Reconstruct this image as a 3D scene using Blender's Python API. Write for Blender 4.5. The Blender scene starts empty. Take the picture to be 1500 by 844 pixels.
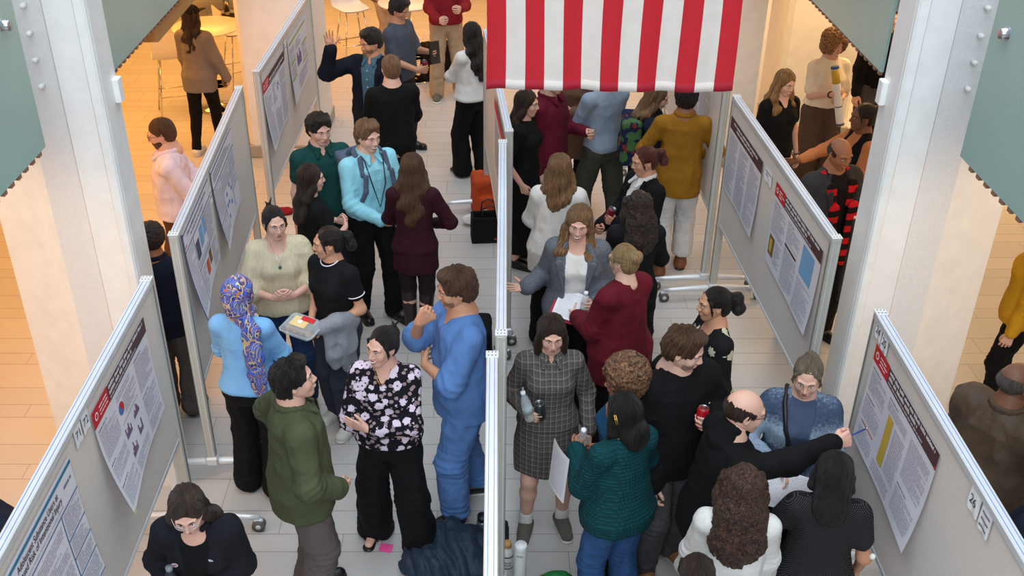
import bpy, math, random
import numpy as np
from mathutils import Vector, Matrix

C = bpy.context.scene.collection
R = math.radians
random.seed(7)

# ------------------------------------------------------------------ camera, world, light, exposure
CAM_H = 4.85
FPX, PXC, PYC, PITCH = 1533.0, 714.0, 422.0, R(31)
cam_data = bpy.data.cameras.new('camera')
cam_data.sensor_width = 36.0
cam_data.lens = 36.0 * FPX / 1500.0
cam_data.shift_x = (750.0 - PXC) / 1500.0
cam_data.clip_end = 200
cam = bpy.data.objects.new('camera', cam_data); C.objects.link(cam)
cam.location = (0, 0, CAM_H); cam.rotation_euler = (R(90) - PITCH, 0, 0)
bpy.context.scene.camera = cam

vs = bpy.context.scene.view_settings
vs.view_transform = 'Standard'; vs.look = 'None'; vs.gamma = 1.0; vs.use_curve_mapping = False
vs.exposure = -0.10

world = bpy.data.worlds.new('world'); bpy.context.scene.world = world
world.use_nodes = True
world.node_tree.nodes['Background'].inputs[0].default_value = (0.70, 0.84, 1.0, 1)
world.node_tree.nodes['Background'].inputs[1].default_value = 0.55

def area(name, loc, rot, sx, sy, power, col, spread=180):
    d = bpy.data.lights.new(name, 'AREA'); d.shape = 'RECTANGLE'; d.size = sx; d.size_y = sy
    d.energy = power; d.color = col; d.spread = R(spread)
    o = bpy.data.objects.new(name, d); C.objects.link(o); o.location = loc; o.rotation_euler = rot
    return o
DAY = (0.86, 0.94, 1.0)
WARM = (1.0, 0.43, 0.085)
WARM2 = (1.0, 0.62, 0.29)
area('skylight', (0, 6.0, 11.0), (0, 0, 0), 6.0, 14.0, 900, DAY)                    # glazed roof of the atrium
area('front_fill', (0, -4.0, 8.0), (R(50), 0, 0), 5.0, 4.0, 640, DAY)         # fill light added behind the camera to brighten faces turned this way
for sx in (-1, 1):
    for y, p in ((2.6, 50 if sx < 0 else 8), (7.2, 95 if sx < 0 else 38), (11.5, 135 if sx < 0 else 200), (15.5, 120)):
        area('downlight_panel', (sx * 4.6, y, 2.98), (0, 0, 0), 2.2, 2.6, p, WARM if sx < 0 else WARM2)
for sx in (-1, 1):                                       # ceiling spots washing the outer faces of the two big columns
    d = bpy.data.lights.new('column_spot', 'SPOT'); d.energy = 170; d.color = (1.0, 0.68, 0.42); d.spot_size = R(58); d.spot_blend = .8; d.shadow_soft_size = .12
    o = bpy.data.objects.new('column_spot', d); C.objects.link(o); o.location = (sx * 4.3, 3.9, 2.93)
    o.rotation_euler = (Vector((sx * 2.85, 5.6, 1.5)) - o.location).to_track_quat('-Z', 'Y').to_euler()
for x in (-1.6, 1.6):
    area('downlight_panel', (x, 15.6, 2.98), (0, 0, 0), 2.4, 2.4, 90, WARM)

def world_at(px, py, z):
    a = (px - PXC) / FPX; b = -(py - PYC) / FPX
    r = (a, math.cos(PITCH) + b * math.sin(PITCH), -math.sin(PITCH) + b * math.cos(PITCH))
    t = (z - CAM_H) / r[2]
    return Vector((r[0] * t, r[1] * t, z))

# ------------------------------------------------------------------ materials
def lin(c):
    return tuple(((v / 255.0) / 12.92 if v / 255.0 <= 0.04045 else (((v / 255.0) + 0.055) / 1.055) ** 2.4) for v in c[:3]) + (1.0,)

class NB:
    """small node builder"""
    def __init__(self, m):
        m.use_nodes = True
        self.nt = m.node_tree; self.n = self.nt.nodes; self.b = self.n['Principled BSDF']
    def set(self, sock, v):
        if isinstance(v, bpy.types.NodeSocket): self.nt.links.new(v, sock)
        else: sock.default_value = v
    def node(self, t, **kw):
        n = self.n.new(t)
        for k, v in kw.items(): setattr(n, k, v)
        return n
    def m(self, op, a, b=0.0, c=0.0):
        n = self.node('ShaderNodeMath', operation=op)
        self.set(n.inputs[0], a); self.set(n.inputs[1], b); self.set(n.inputs[2], c)
        return n.outputs[0]
    def coord(self):
        return self.node('ShaderNodeTexCoord').outputs['Object']
    def xyz(self, v=None):
        n = self.node('ShaderNodeSeparateXYZ'); self.set(n.inputs[0], v or self.coord()); return n.outputs
    def vec(self, x, y, z):
        n = self.node('ShaderNodeCombineXYZ')
        for i, q in enumerate((x, y, z)): self.set(n.inputs[i], q)
        return n.outputs[0]
    def scale(self, v, s):
        n = self.node('ShaderNodeMapping'); self.set(n.inputs[0], v); n.inputs['Scale'].default_value = s; return n.outputs[0]
    def noise(self, v, s, detail=3, rough=.5, dist=0):
        n = self.node('ShaderNodeTexNoise'); self.set(n.inputs['Vector'], v); n.inputs['Scale'].default_value = s
        n.inputs['Detail'].default_value = detail; n.inputs['Roughness'].default_value = rough; n.inputs['Distortion'].default_value = dist
        return n.outputs['Fac']
    def voronoi(self, v, s, out='Distance', feature='F1', rnd=1.0):
        n = self.node('ShaderNodeTexVoronoi', feature=feature); self.set(n.inputs['Vector'], v)
        n.inputs['Scale'].default_value = s; n.inputs['Randomness'].default_value = rnd
        return n.outputs[out]
    def mix(self, f, a, b):
        n = self.node('ShaderNodeMix', data_type='RGBA'); self.set(n.inputs[0], f)
        self.set(n.inputs[6], a); self.set(n.inputs[7], b); return n.outputs[2]
    def step(self, v, e0, e1):
        n = self.node('ShaderNodeMapRange', interpolation_type='SMOOTHSTEP'); self.set(n.inputs[0], v)
        n.inputs[1].default_value = e0; n.inputs[2].default_value = e1; return n.outputs[0]
    def bump(self, h, strength=.3, dist=.004):
        n = self.node('ShaderNodeBump'); n.inputs['Strength'].default_value = strength; n.inputs['Distance'].default_value = dist
        self.set(n.inputs['Height'], h); self.nt.links.new(n.outputs[0], self.b.inputs['Normal'])
    def base(self, v): self.set(self.b.inputs['Base Color'], v)

MATS = {}
def mat(name, rgb=None, rough=.8, pat=None, c2=None, c3=None, metal=0, s=1.0, spec=None, bump=None, alpha=None, trans=None):
    if name in MATS: return MATS[name]
    m = bpy.data.materials.new(name); nb = NB(m); b = nb.b
    col = lin(rgb); b.inputs['Roughness'].default_value = rough; b.inputs['Metallic'].default_value = metal
    if spec is None and pat in ('cloth', 'heather', 'denim', 'knit', 'plaid', 'lace', 'floral', 'flowers', 'dots', 'bands', 'fade'): spec = .22
    if spec is not None: b.inputs['Specular IOR Level'].default_value = spec
    b.inputs['Base Color'].default_value = col
    co = nb.coord()
    if pat is None:
        f = nb.noise(co, 9 * s, 3)
        nb.base(nb.mix(f, tuple(v * .90 for v in col[:3]) + (1,), tuple(min(1, v * 1.08) for v in col[:3]) + (1,)))
        if bump: nb.bump(nb.noise(co, bump[0], 2), bump[1], bump[2])
    elif pat == 'cloth':
        f = nb.noise(co, 14, 3)
        nb.base(nb.mix(f, tuple(v * .86 for v in col[:3]) + (1,), tuple(min(1, v * 1.12) for v in col[:3]) + (1,)))
        w = nb.noise(co, 420, 1); g = nb.noise(nb.scale(co, (1, 1, .45)), 11, 3, .5, .6)
        nb.bump(nb.m('ADD', nb.m('MULTIPLY', w, .05), nb.m('MULTIPLY', g, 1.2)), .75, .018)
    elif pat == 'heather':
        f = nb.noise(co, 160 * s, 2, .8); nb.base(nb.mix(nb.step(f, .4, .6), col, lin(c2)))
        nb.bump(nb.noise(co, 12, 3, .5, .5), .5, .012)
    elif pat == 'denim':
        f = nb.noise(nb.scale(co, (1, 1, .3)), 30, 4, .7); nb.base(nb.mix(f, tuple(v * .6 for v in col[:3]) + (1,), tuple(v * 1.35 for v in col[:3]) + (1,)))
        nb.bump(nb.noise(nb.scale(co, (1, 1, 1.8)), 16, 3), .5, .01)
    elif pat == 'knit':
        x = nb.xyz(co)
        h = nb.m('MULTIPLY', nb.m('ADD', nb.m('SINE', nb.m('MULTIPLY', x[2], 520 * s)), 1), nb.m('ADD', nb.m('SINE', nb.m('MULTIPLY', nb.m('ADD', x[0], x[1]), 620 * s)), 1))
        h = nb.m('MULTIPLY', h, .25)
        nb.base(nb.mix(h, tuple(v * .62 for v in col[:3]) + (1,), tuple(min(1, v * 1.2) for v in col[:3]) + (1,)))
        nb.bump(nb.m('ADD', h, nb.m('MULTIPLY', nb.noise(co, 9, 3), 2)), .6, .006)
    elif pat == 'lace':
        f = nb.voronoi(co, 130, feature='DISTANCE_TO_EDGE'); g = nb.noise(nb.scale(co, (1, 1, .12)), 55, 3)
        t = nb.m('MULTIPLY', nb.step(f, .02, .12), nb.step(g, .3, .7))
        nb.base(nb.mix(t, col, lin(c2))); nb.bump(nb.m('ADD', t, g), .6, .004)
    elif pat == 'plaid':
        x = nb.xyz(co)
        def lines(v, per, w, o=0): return nb.m('LESS_THAN', nb.m('FRACT', nb.m('ADD', nb.m('DIVIDE', v, per * s), o)), w)
        base = nb.mix(nb.noise(co, 90, 2, .8), col, lin(c2))
        a = nb.m('MAXIMUM', lines(x[0], .055, .09), lines(x[2], .06, .08))
        d = nb.m('MAXIMUM', lines(x[0], .055, .14, .3), lines(x[2], .06, .12, .35))
        base = nb.mix(nb.m('MULTIPLY', d, .5), base, lin((56, 52, 52)))
        nb.base(nb.mix(nb.m('MULTIPLY', a, .5), base, lin(c3))); nb.bump(nb.noise(co, 12, 3), .4, .01)
    elif pat == 'floral':
        d1 = nb.voronoi(co, 17 * s); w = nb.noise(co, 55 * s, 2, .8)
        r1 = nb.m('ADD', d1, nb.m('MULTIPLY', nb.m('SUBTRACT', w, .5), .55))
        fl = nb.m('LESS_THAN', r1, .43); ctr = nb.m('LESS_THAN', d1, .10)
        d2 = nb.voronoi(nb.scale(co, (1.0, 1.3, 1.1)), 27 * s); sm = nb.m('LESS_THAN', nb.m('ADD', d2, nb.m('MULTIPLY', nb.m('SUBTRACT', w, .5), .4)), .34)
        bs = nb.mix(sm, col, lin(c3)); bs = nb.mix(fl, bs, lin(c2)); nb.base(nb.mix(ctr, bs, lin((110, 84, 92))))
        nb.bump(nb.noise(co, 12, 3), .4, .01)
    elif pat == 'flowers':
        d1 = nb.voronoi(co, 9.5 * s); x = nb.voronoi(co, 9.5 * s, out='Position'); sub = nb.node('ShaderNodeVectorMath', operation='SUBTRACT')
        nb.set(sub.inputs[0], nb.scale(co, (1, 1, 1))); nb.set(sub.inputs[1], x)
        sx = nb.xyz(sub.outputs[0]); ang = nb.m('ARCTAN2', sx[2], sx[0])
        pet = nb.m('ADD', .26, nb.m('MULTIPLY', nb.m('ABSOLUTE', nb.m('SINE', nb.m('MULTIPLY', ang, 4))), .10))
        nb.base(nb.mix(nb.m('LESS_THAN', d1, pet), col, nb.mix(nb.m('LESS_THAN', d1, .07), lin(c2), lin((150, 140, 70)))))
    elif pat == 'swirl':
        w = nb.noise(co, 5, 2); st = nb.m('SINE', nb.m('MULTIPLY', nb.noise(nb.scale(co, (1, 1, .7)), 9.0, 1, .3, 1.2), 34))
        b0 = nb.mix(nb.m('GREATER_THAN', st, .25), col, lin((38, 50, 128)))
        b0 = nb.mix(nb.m('GREATER_THAN', st, .90), b0, lin((205, 175, 165)))
        st2 = nb.m('SINE', nb.m('MULTIPLY', nb.noise(nb.scale(co, (1.2, 1, .8)), 12, 1, .3, 1.2), 26))
        b0 = nb.mix(nb.m('GREATER_THAN', st2, .95), b0, lin(c2)); nb.base(nb.mix(nb.m('LESS_THAN', st2, -.97), b0, lin(c3)))
    elif pat == 'dots':
        x = nb.xyz(co)
        a = nb.m('SINE', nb.m('MULTIPLY', x[0], 600)); c = nb.m('SINE', nb.m('MULTIPLY', x[2], 600))
        nb.base(nb.mix(nb.m('GREATER_THAN', nb.m('MULTIPLY', a, c), .55), col, lin(c2)))
        nb.bump(nb.noise(co, 12, 3), .4, .01)
    elif pat == 'bands':
        x = nb.xyz(co)
        nb.base(nb.mix(nb.m('LESS_THAN', nb.m('FRACT', nb.m('DIVIDE', x[2], .105)), .5), col, lin(c2)))
    elif pat == 'fade':
        x = nb.xyz(co); f = nb.m('ADD', nb.noise(co, 60, 3, .8), nb.m('MULTIPLY', nb.m('SINE', nb.m('MULTIPLY', x[2], 22)), .25))
        nb.base(nb.mix(nb.step(f, .3, .75), col, lin(c2))); nb.bump(nb.noise(co, 80, 2), .5, .006)
    elif pat == 'hair':
        x = nb.xyz(co)
        ang = nb.m('ARCTAN2', x[0], nb.m('SUBTRACT', x[1], 0.0))
        v = nb.vec(nb.m('MULTIPLY', ang, 3.2), nb.m('MULTIPLY', x[1], 2.0), nb.m('MULTIPLY', x[2], 1.6))
        f = nb.noise(v, 11, 4, .7); f = nb.step(f, .3, .7)
        hi = lin(c2) if c2 else tuple(min(1, v * 2.2 + .004) for v in col[:3]) + (1,)
        nb.base(nb.mix(f, tuple(v * .55 for v in col[:3]) + (1,), hi)); nb.bump(f, .8, .006)
    elif pat == 'curl':
        f = nb.noise(co, 60, 3, .7, 1.5); hi = lin(c2) if c2 else tuple(min(1, v * 2.4 + .004) for v in col[:3]) + (1,)
        nb.base(nb.mix(nb.step(f, .35, .7), tuple(v * .4 for v in col[:3]) + (1,), hi)); nb.bump(f, 1.0, .012)
    elif pat == 'skin':
        f = nb.noise(co, 22, 3); nb.base(nb.mix(f, tuple(v * a for v, a in zip(col[:3], (.97, .90, .88))) + (1,), tuple(min(1, v * 1.04) for v in col[:3]) + (1,)))
        b.inputs['Subsurface Weight'].default_value = 0.0
        nb.bump(nb.noise(co, 300, 2), .12, .002)
    elif pat == 'board':
        f = nb.noise(co, 260, 2, .8); g = nb.noise(co, 3, 2); nb.base(nb.mix(nb.step(f, .35, .65), col, lin(c2)))
        nb.bump(f, .25, .002)
    elif pat == 'stucco':
        f = nb.noise(co, 55, 3, .6); nb.base(nb.mix(f, col, lin(c2))); nb.bump(f, .5, .006)
    if alpha is not None: b.inputs['Alpha'].default_value = alpha
    if trans is not None: b.inputs['Transmission Weight'].default_value = trans
    MATS[name] = m
    return m

# ------------------------------------------------------------------ object helpers
def tag(o, label=None, cat=None, group=None, kind=None):
    if label: o['label'] = label
    if cat: o['category'] = cat
    if group: o['group'] = group
    if kind: o['kind'] = kind
    return o
def empty(name, loc=(0, 0, 0), rz=0.0):
    o = bpy.data.objects.new(name, None); C.objects.link(o); o.location = loc; o.rotation_euler = (0, 0, rz)
    o.empty_display_size = .1
    return o
def link(name, me, parent=None):
    o = bpy.data.objects.new(name, me); C.objects.link(o)
    if parent is not None: o.parent = parent
    return o
def np_mesh(name, V, Q, mats, mi=None, smooth=True):
    """V (n,3), Q (m,k) faces of equal size"""
    me = bpy.data.meshes.new(name); V = np.asarray(V, np.float32); Q = np.asarray(Q, np.int32)
    n, m, k = len(V), len(Q), Q.shape[1]
    me.vertices.add(n); me.vertices.foreach_set('co', V.ravel())
    me.loops.add(m * k); me.loops.foreach_set('vertex_index', Q.ravel())
    me.polygons.add(m); me.polygons.foreach_set('loop_start', np.arange(0, m * k, k, dtype=np.int32))
    me.polygons.foreach_set('loop_total', np.full(m, k, np.int32))
    if mi is not None: me.polygons.foreach_set('material_index', np.asarray(mi, np.int32))
    me.polygons.foreach_set('use_smooth', np.full(m, smooth, bool))
    for q in (mats if isinstance(mats, (list, tuple)) else [mats]): me.materials.append(q)
    me.update(calc_edges=True); me.validate()
    return me

class MB:
    """collects polygons with materials; builds ONE mesh"""
    def __init__(self): self.v = []; self.f = []; self.mi = []; self.mats = []; self.sm = []
    def mid(self, m):
        if m not in self.mats: self.mats.append(m)
        return self.mats.index(m)
    def add(self, vs, fs, m, smooth=False, M=None):
        b = len(self.v); i = self.mid(m)
        for p in vs:
            p = Vector(p); self.v.append(tuple(M @ p) if M is not None else tuple(p))
        for f in fs: self.f.append([b + q for q in f]); self.mi.append(i); self.sm.append(smooth)
        return self
    def box(self, c, s, m, M=None, bev=0.0):
        x, y, z = (q / 2 for q in s); b = min(bev, x * .49, y * .49, z * .49)
        if b <= 0:
            vs = [(c[0] + a * x, c[1] + d * y, c[2] + e * z) for a in (-1, 1) for d in (-1, 1) for e in (-1, 1)]
            return self.add(vs, [(0, 1, 3, 2), (4, 6, 7, 5), (0, 4, 5, 1), (2, 3, 7, 6), (0, 2, 6, 4), (1, 5, 7, 3)], m, False, M)
        vs = []; fs = []; idx = {}
        for a in (-1, 1):
            for d in (-1, 1):
                for e in (-1, 1):
                    for ax in range(3):
                        p = [a * (x - b), d * (y - b), e * (z - b)]; p[ax] += (a, d, e)[ax] * b
                        idx[(a, d, e, ax)] = len(vs); vs.append((c[0] + p[0], c[1] + p[1], c[2] + p[2]))
        for ax in range(3):
            o1, o2 = [q for q in range(3) if q != ax]
            for sg in (-1, 1):
                q = []
                for u, w in ((-1, -1), (1, -1), (1, 1), (-1, 1)):
                    k = [0, 0, 0]; k[ax] = sg; k[o1] = u; k[o2] = w; q.append(idx[(*k, ax)])
                if (sg > 0) != (ax != 1): q.reverse()
                fs.append(q)
            for u in (-1, 1):
                for w in (-1, 1):
                    k0 = [0, 0, 0]; k1 = [0, 0, 0]; k0[ax] = -1; k1[ax] = 1; k0[o1] = k1[o1] = u; k0[o2] = k1[o2] = w
                    q = [idx[(*k0, o1)], idx[(*k1, o1)], idx[(*k1, o2)], idx[(*k0, o2)]]
                    if (u * w > 0) == (ax != 1): q.reverse()
                    fs.append(q)
        for a in (-1, 1):
            for d in (-1, 1):
                for e in (-1, 1):
                    q = [idx[(a, d, e, i)] for i in range(3)]
                    if a * d * e < 0: q.reverse()
                    fs.append(q)
        return self.add(vs, fs, m, False, M)
    def tube(self, pts, r, m, n=10, caps=True, M=None, smooth=True):
        pts = [Vector(p) for p in pts]; rs = r if isinstance(r, (list, tuple)) else [r] * len(pts)
        vs = []; fs = []
        T = (pts[1] - pts[0]).normalized(); up = Vector((0, 0, 1)) if abs(T.z) < .9 else Vector((1, 0, 0))
        N = T.cross(up).normalized()
        for i, p in enumerate(pts):
            T = (pts[min(i + 1, len(pts) - 1)] - pts[max(i - 1, 0)]).normalized()
            N = (N - T * N.dot(T)).normalized(); B = T.cross(N)
            for k in range(n):
                a = 2 * math.pi * k / n; vs.append(p + (N * math.cos(a) + B * math.sin(a)) * rs[i])
        for i in range(len(pts) - 1):
            for k in range(n): fs.append((i * n + k, i * n + (k + 1) % n, (i + 1) * n + (k + 1) % n, (i + 1) * n + k))
        if caps: fs.append(tuple(range(n))[::-1]); fs.append(tuple((len(pts) - 1) * n + k for k in range(n)))
        return self.add(vs, fs, m, smooth, M)
    def lathe(self, prof, m, c=(0, 0, 0), n=24, M=None, smooth=True):
        vs = []; fs = []
        for r, z in prof:
            for k in range(n):
                a = 2 * math.pi * k / n; vs.append((c[0] + r * math.cos(a), c[1] + r * math.sin(a), c[2] + z))
        for i in range(len(prof) - 1):
            for k in range(n): fs.append((i * n + k, i * n + (k + 1) % n, (i + 1) * n + (k + 1) % n, (i + 1) * n + k))
        if prof[0][0] > 1e-4: fs.append(tuple(range(n))[::-1])
        if prof[-1][0] > 1e-4: fs.append(tuple((len(prof) - 1) * n + k for k in range(n)))
        return self.add(vs, fs, m, smooth, M)
    def np(self, V, Q, m, smooth=True):
        b = len(self.v); i = self.mid(m); self.v += [tuple(p) for p in V]
        for f in Q: self.f.append([b + int(q) for q in f]); self.mi.append(i); self.sm.append(smooth)
        return self
    def build(self, name, parent=None, loc=None, rz=None):
        me = bpy.data.meshes.new(name); me.from_pydata(self.v, [], self.f)
        for q in self.mats: me.materials.append(q)
        me.polygons.foreach_set('material_index', self.mi); me.polygons.foreach_set('use_smooth', self.sm)
        me.update(); o = link(name, me, parent)
        if loc is not None: o.location = loc
        if rz is not None: o.rotation_euler = (0, 0, rz)
        return o

_tc = {}
def text_geo(s, size=1.0, font_bold=0.0, shear=0.0):
    """text as vertices and faces in its own plane, height of one line = size"""
    k = (s, font_bold, shear)
    if k not in _tc:
        cu = bpy.data.curves.new('t', 'FONT'); cu.body = s; cu.size = 1.0; cu.offset = font_bold; cu.shear = shear; cu.resolution_u = 3
        o = bpy.data.objects.new('t', cu); C.objects.link(o); dg = bpy.context.evaluated_depsgraph_get()
        ev = o.evaluated_get(dg); me = ev.to_mesh()
        _tc[k] = ([tuple(v.co) for v in me.vertices], [tuple(p.vertices) for p in me.polygons])
        ev.to_mesh_clear(); bpy.data.objects.remove(o); bpy.data.curves.remove(cu)
    v, f = _tc[k]
    return [(p[0] * size, p[1] * size, p[2]) for p in v], f

# ------------------------------------------------------------------ signed-distance modelling
def _hash(ix, iy, iz):
    h = (ix * 374761393 + iy * 668265263 + iz * 2147483647 + 974634777) & 0x7fffffff
    h = ((h ^ (h >> 13)) * 1274126177) & 0x7fffffff
    return ((h ^ (h >> 16)) & 0xffff) / 65535.0
def noise3(p):
    p = np.asarray(p, np.float64); i = np.floor(p).astype(np.int64); f = p - i; f = f * f * (3 - 2 * f); r = 0
    for a in (0, 1):
        for b in (0, 1):
            for c in (0, 1):
                w = (f[:, 0] if a else 1 - f[:, 0]) * (f[:, 1] if b else 1 - f[:, 1]) * (f[:, 2] if c else 1 - f[:, 2])
                r = r + w * _hash(i[:, 0] + a, i[:, 1] + b, i[:, 2] + c)
    return r
def V3(*a): return np.array(a if len(a) > 1 else a[0], float)

class Sdf:
    def __init__(self): self.ops = []
    def cone(self, a, b, ra, rb, k=.03, fl=None, neg=False):
        self.ops.append(('c', V3(a), V3(b), ra, rb, k, fl, neg)); return self
    def chain(self, pts, rs, k=.03, fl=None):
        for i in range(len(pts) - 1): self.cone(pts[i], pts[i + 1], rs[i], rs[i + 1], k, fl)
        return self
    def ell(self, c, r, A=None, k=.03, neg=False):
        self.ops.append(('e', V3(c), V3(r), A, k, neg)); return self
    def loft(self, prof, A=None, piv=(0, 0, 0), k=.03, e=2.3, neg=False):
        self.ops.append(('l', np.array(prof, float), A, V3(piv), k, e, neg)); return self
    def plane(self, n, c, k=0.0): self.ops.append(('p', V3(n), c, k)); return self
    def box(self, lo, hi, A=None, c=(0, 0, 0), neg=False, k=.004, rr=0.0):
        self.ops.append(('b', V3(lo), V3(hi), A, V3(c), neg, k, rr)); return self
    def bounds(self):
        lo = V3(9, 9, 9); hi = -lo
        for o in self.ops:
            b = self._bb(o)
            if b is None or o[0] == 'p' or self._neg(o): continue
            lo = np.minimum(lo, b[0]); hi = np.maximum(hi, b[1])
        for o in self.ops:
            if o[0] == 'p':
                for a in range(3):
                    u = np.zeros(3); u[a] = 1
                    if np.dot(o[1], u) > .999: hi[a] = min(hi[a], o[2])
                    if np.dot(o[1], u) < -.999: lo[a] = max(lo[a], -o[2])
        return lo, hi
    def _neg(self, o): return {'c': lambda: o[7], 'e': lambda: o[5], 'l': lambda: o[6], 'b': lambda: o[5]}.get(o[0], lambda: False)()
    def _bb(self, o):
        if o[0] == 'c':
            r = max(o[3], o[4]); return np.minimum(o[1], o[2]) - r, np.maximum(o[1], o[2]) + r
        if o[0] == 'e':
            r = o[2] if o[3] is None else np.sqrt(((o[3] * o[2][None, :]) ** 2).sum(1)); return o[1] - r, o[1] + r
        if o[0] == 'l':
            P = o[1]; pts = []
            for row in P:
                z, a, b = row[:3]; yc = row[3] if len(row) > 3 else 0
                for u in (-1, 1):
                    for v in (-1, 1): pts.append((u * a, yc + v * b, z))
            pts = np.array(pts)
            if o[2] is not None: pts = (pts - o[3]) @ o[2].T + o[3]
            return pts.min(0), pts.max(0)
        if o[0] == 'b':
            lo, hi = o[1], o[2]
            pts = np.array([(x, y, z) for x in (lo[0], hi[0]) for y in (lo[1], hi[1]) for z in (lo[2], hi[2])])
            if o[3] is not None: pts = pts @ o[3].T
            pts = pts + o[4]
            return pts.min(0) - o[7], pts.max(0) + o[7]
        return None
    def mesh(self, vox, disp=None):
        lo, hi = self.bounds(); lo = lo - 2.5 * vox; hi = hi + 2.5 * vox
        n = np.ceil((hi - lo) / vox).astype(int) + 1
        D = np.full(n, 1.0, np.float32)
        ax = [lo[i] + np.arange(n[i]) * vox for i in range(3)]
        for o in self.ops:
            if o[0] == 'p':
                d = ax[0][:, None, None] * o[1][0] + ax[1][None, :, None] * o[1][1] + ax[2][None, None, :] * o[1][2] - o[2]
                D = np.maximum(D, d.astype(np.float32)); continue
            neg = self._neg(o); k = {'c': 5, 'e': 4, 'l': 4, 'b': 6}[o[0]]; k = max(o[k], 1e-5)
            b = self._bb(o); m = k + 2 * vox
            i0 = np.maximum(np.floor((b[0] - m - lo) / vox).astype(int), 0); i1 = np.minimum(np.ceil((b[1] + m - lo) / vox).astype(int) + 1, n)
            if np.any(i1 <= i0): continue
            X = ax[0][i0[0]:i1[0]][:, None, None]; Y = ax[1][i0[1]:i1[1]][None, :, None]; Z = ax[2][i0[2]:i1[2]][None, None, :]
            if o[0] == 'c':
                a, bb, ra, rb, fl = o[1], o[2], o[3], o[4], o[6]; e = bb - a; L = max(float(e @ e), 1e-9)
                x, y, z = X - a[0], Y - a[1], Z - a[2]
                if fl is not None:
                    nn = V3(fl[0]); q = (x * nn[0] + y * nn[1] + z * nn[2]) * (1 / fl[1] - 1); x = x + q * nn[0]; y = y + q * nn[1]; z = z + q * nn[2]
                t = np.clip((x * e[0] + y * e[1] + z * e[2]) / L, 0, 1)
                d = np.sqrt((x - t * e[0]) ** 2 + (y - t * e[1]) ** 2 + (z - t * e[2]) ** 2) - (ra + t * (rb - ra))
            elif o[0] == 'e':
                x, y, z = X - o[1][0], Y - o[1][1], Z - o[1][2]; A = o[3]
                if A is not None: x, y, z = (A[0, j] * x + A[1, j] * y + A[2, j] * z for j in range(3))
                r = o[2]; q = np.sqrt((x / r[0]) ** 2 + (y / r[1]) ** 2 + (z / r[2]) ** 2)
                g = np.sqrt((x / r[0] ** 2) ** 2 + (y / r[1] ** 2) ** 2 + (z / r[2] ** 2) ** 2)
                d = q * (q - 1) / np.maximum(g, 1e-6)
            elif o[0] == 'l':
                A, p = o[2], o[3]; x, y, z = X, Y, Z
                if A is not None:
                    x, y, z = X - p[0], Y - p[1], Z - p[2]
                    x, y, z = (A[0, j] * x + A[1, j] * y + A[2, j] * z + p[j] for j in range(3))
                P = o[1]; zz = z
                a = np.interp(zz, P[:, 0], P[:, 1]); bq = np.interp(zz, P[:, 0], P[:, 2])
                yc = np.interp(zz, P[:, 0], P[:, 3]) if P.shape[1] > 3 else 0.0
                e = o[5]; q = (np.abs(x / a) ** e + np.abs((y - yc) / bq) ** e) ** (1 / e)
                d = (q - 1) * np.minimum(a, bq); d = np.maximum(d, np.maximum(z - P[-1, 0], P[0, 0] - z))
            else:
                x, y, z = X - o[4][0], Y - o[4][1], Z - o[4][2]; A = o[3]
                if A is not None: x, y, z = (A[0, j] * x + A[1, j] * y + A[2, j] * z for j in range(3))
                c = (o[1] + o[2]) / 2; h = (o[2] - o[1]) / 2
                qx, qy, qz = np.abs(x - c[0]) - h[0], np.abs(y - c[1]) - h[1], np.abs(z - c[2]) - h[2]
                d = np.sqrt(np.maximum(qx, 0) ** 2 + np.maximum(qy, 0) ** 2 + np.maximum(qz, 0) ** 2) + np.minimum(np.maximum(qx, np.maximum(qy, qz)), 0) - o[7]
            s = (slice(i0[0], i1[0]), slice(i0[1], i1[1]), slice(i0[2], i1[2]))
            W = D[s]; d = np.broadcast_to(d, W.shape)
            if neg:
                d = -d; h = np.maximum(k - np.abs(W - d), 0) / k; D[s] = np.maximum(W, d) + h * h * k * .25
            else:
                h = np.maximum(k - np.abs(W - d), 0) / k; D[s] = np.minimum(W, d) - h * h * k * .25
        D[0] = D[-1] = vox; D[:, 0] = D[:, -1] = vox; D[:, :, 0] = D[:, :, -1] = vox
        V, Q = surface_nets(D, lo, vox)
        if disp is not None and len(V): V = V + normals(V, Q) * disp(V)[:, None]
        return V, Q

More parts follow.
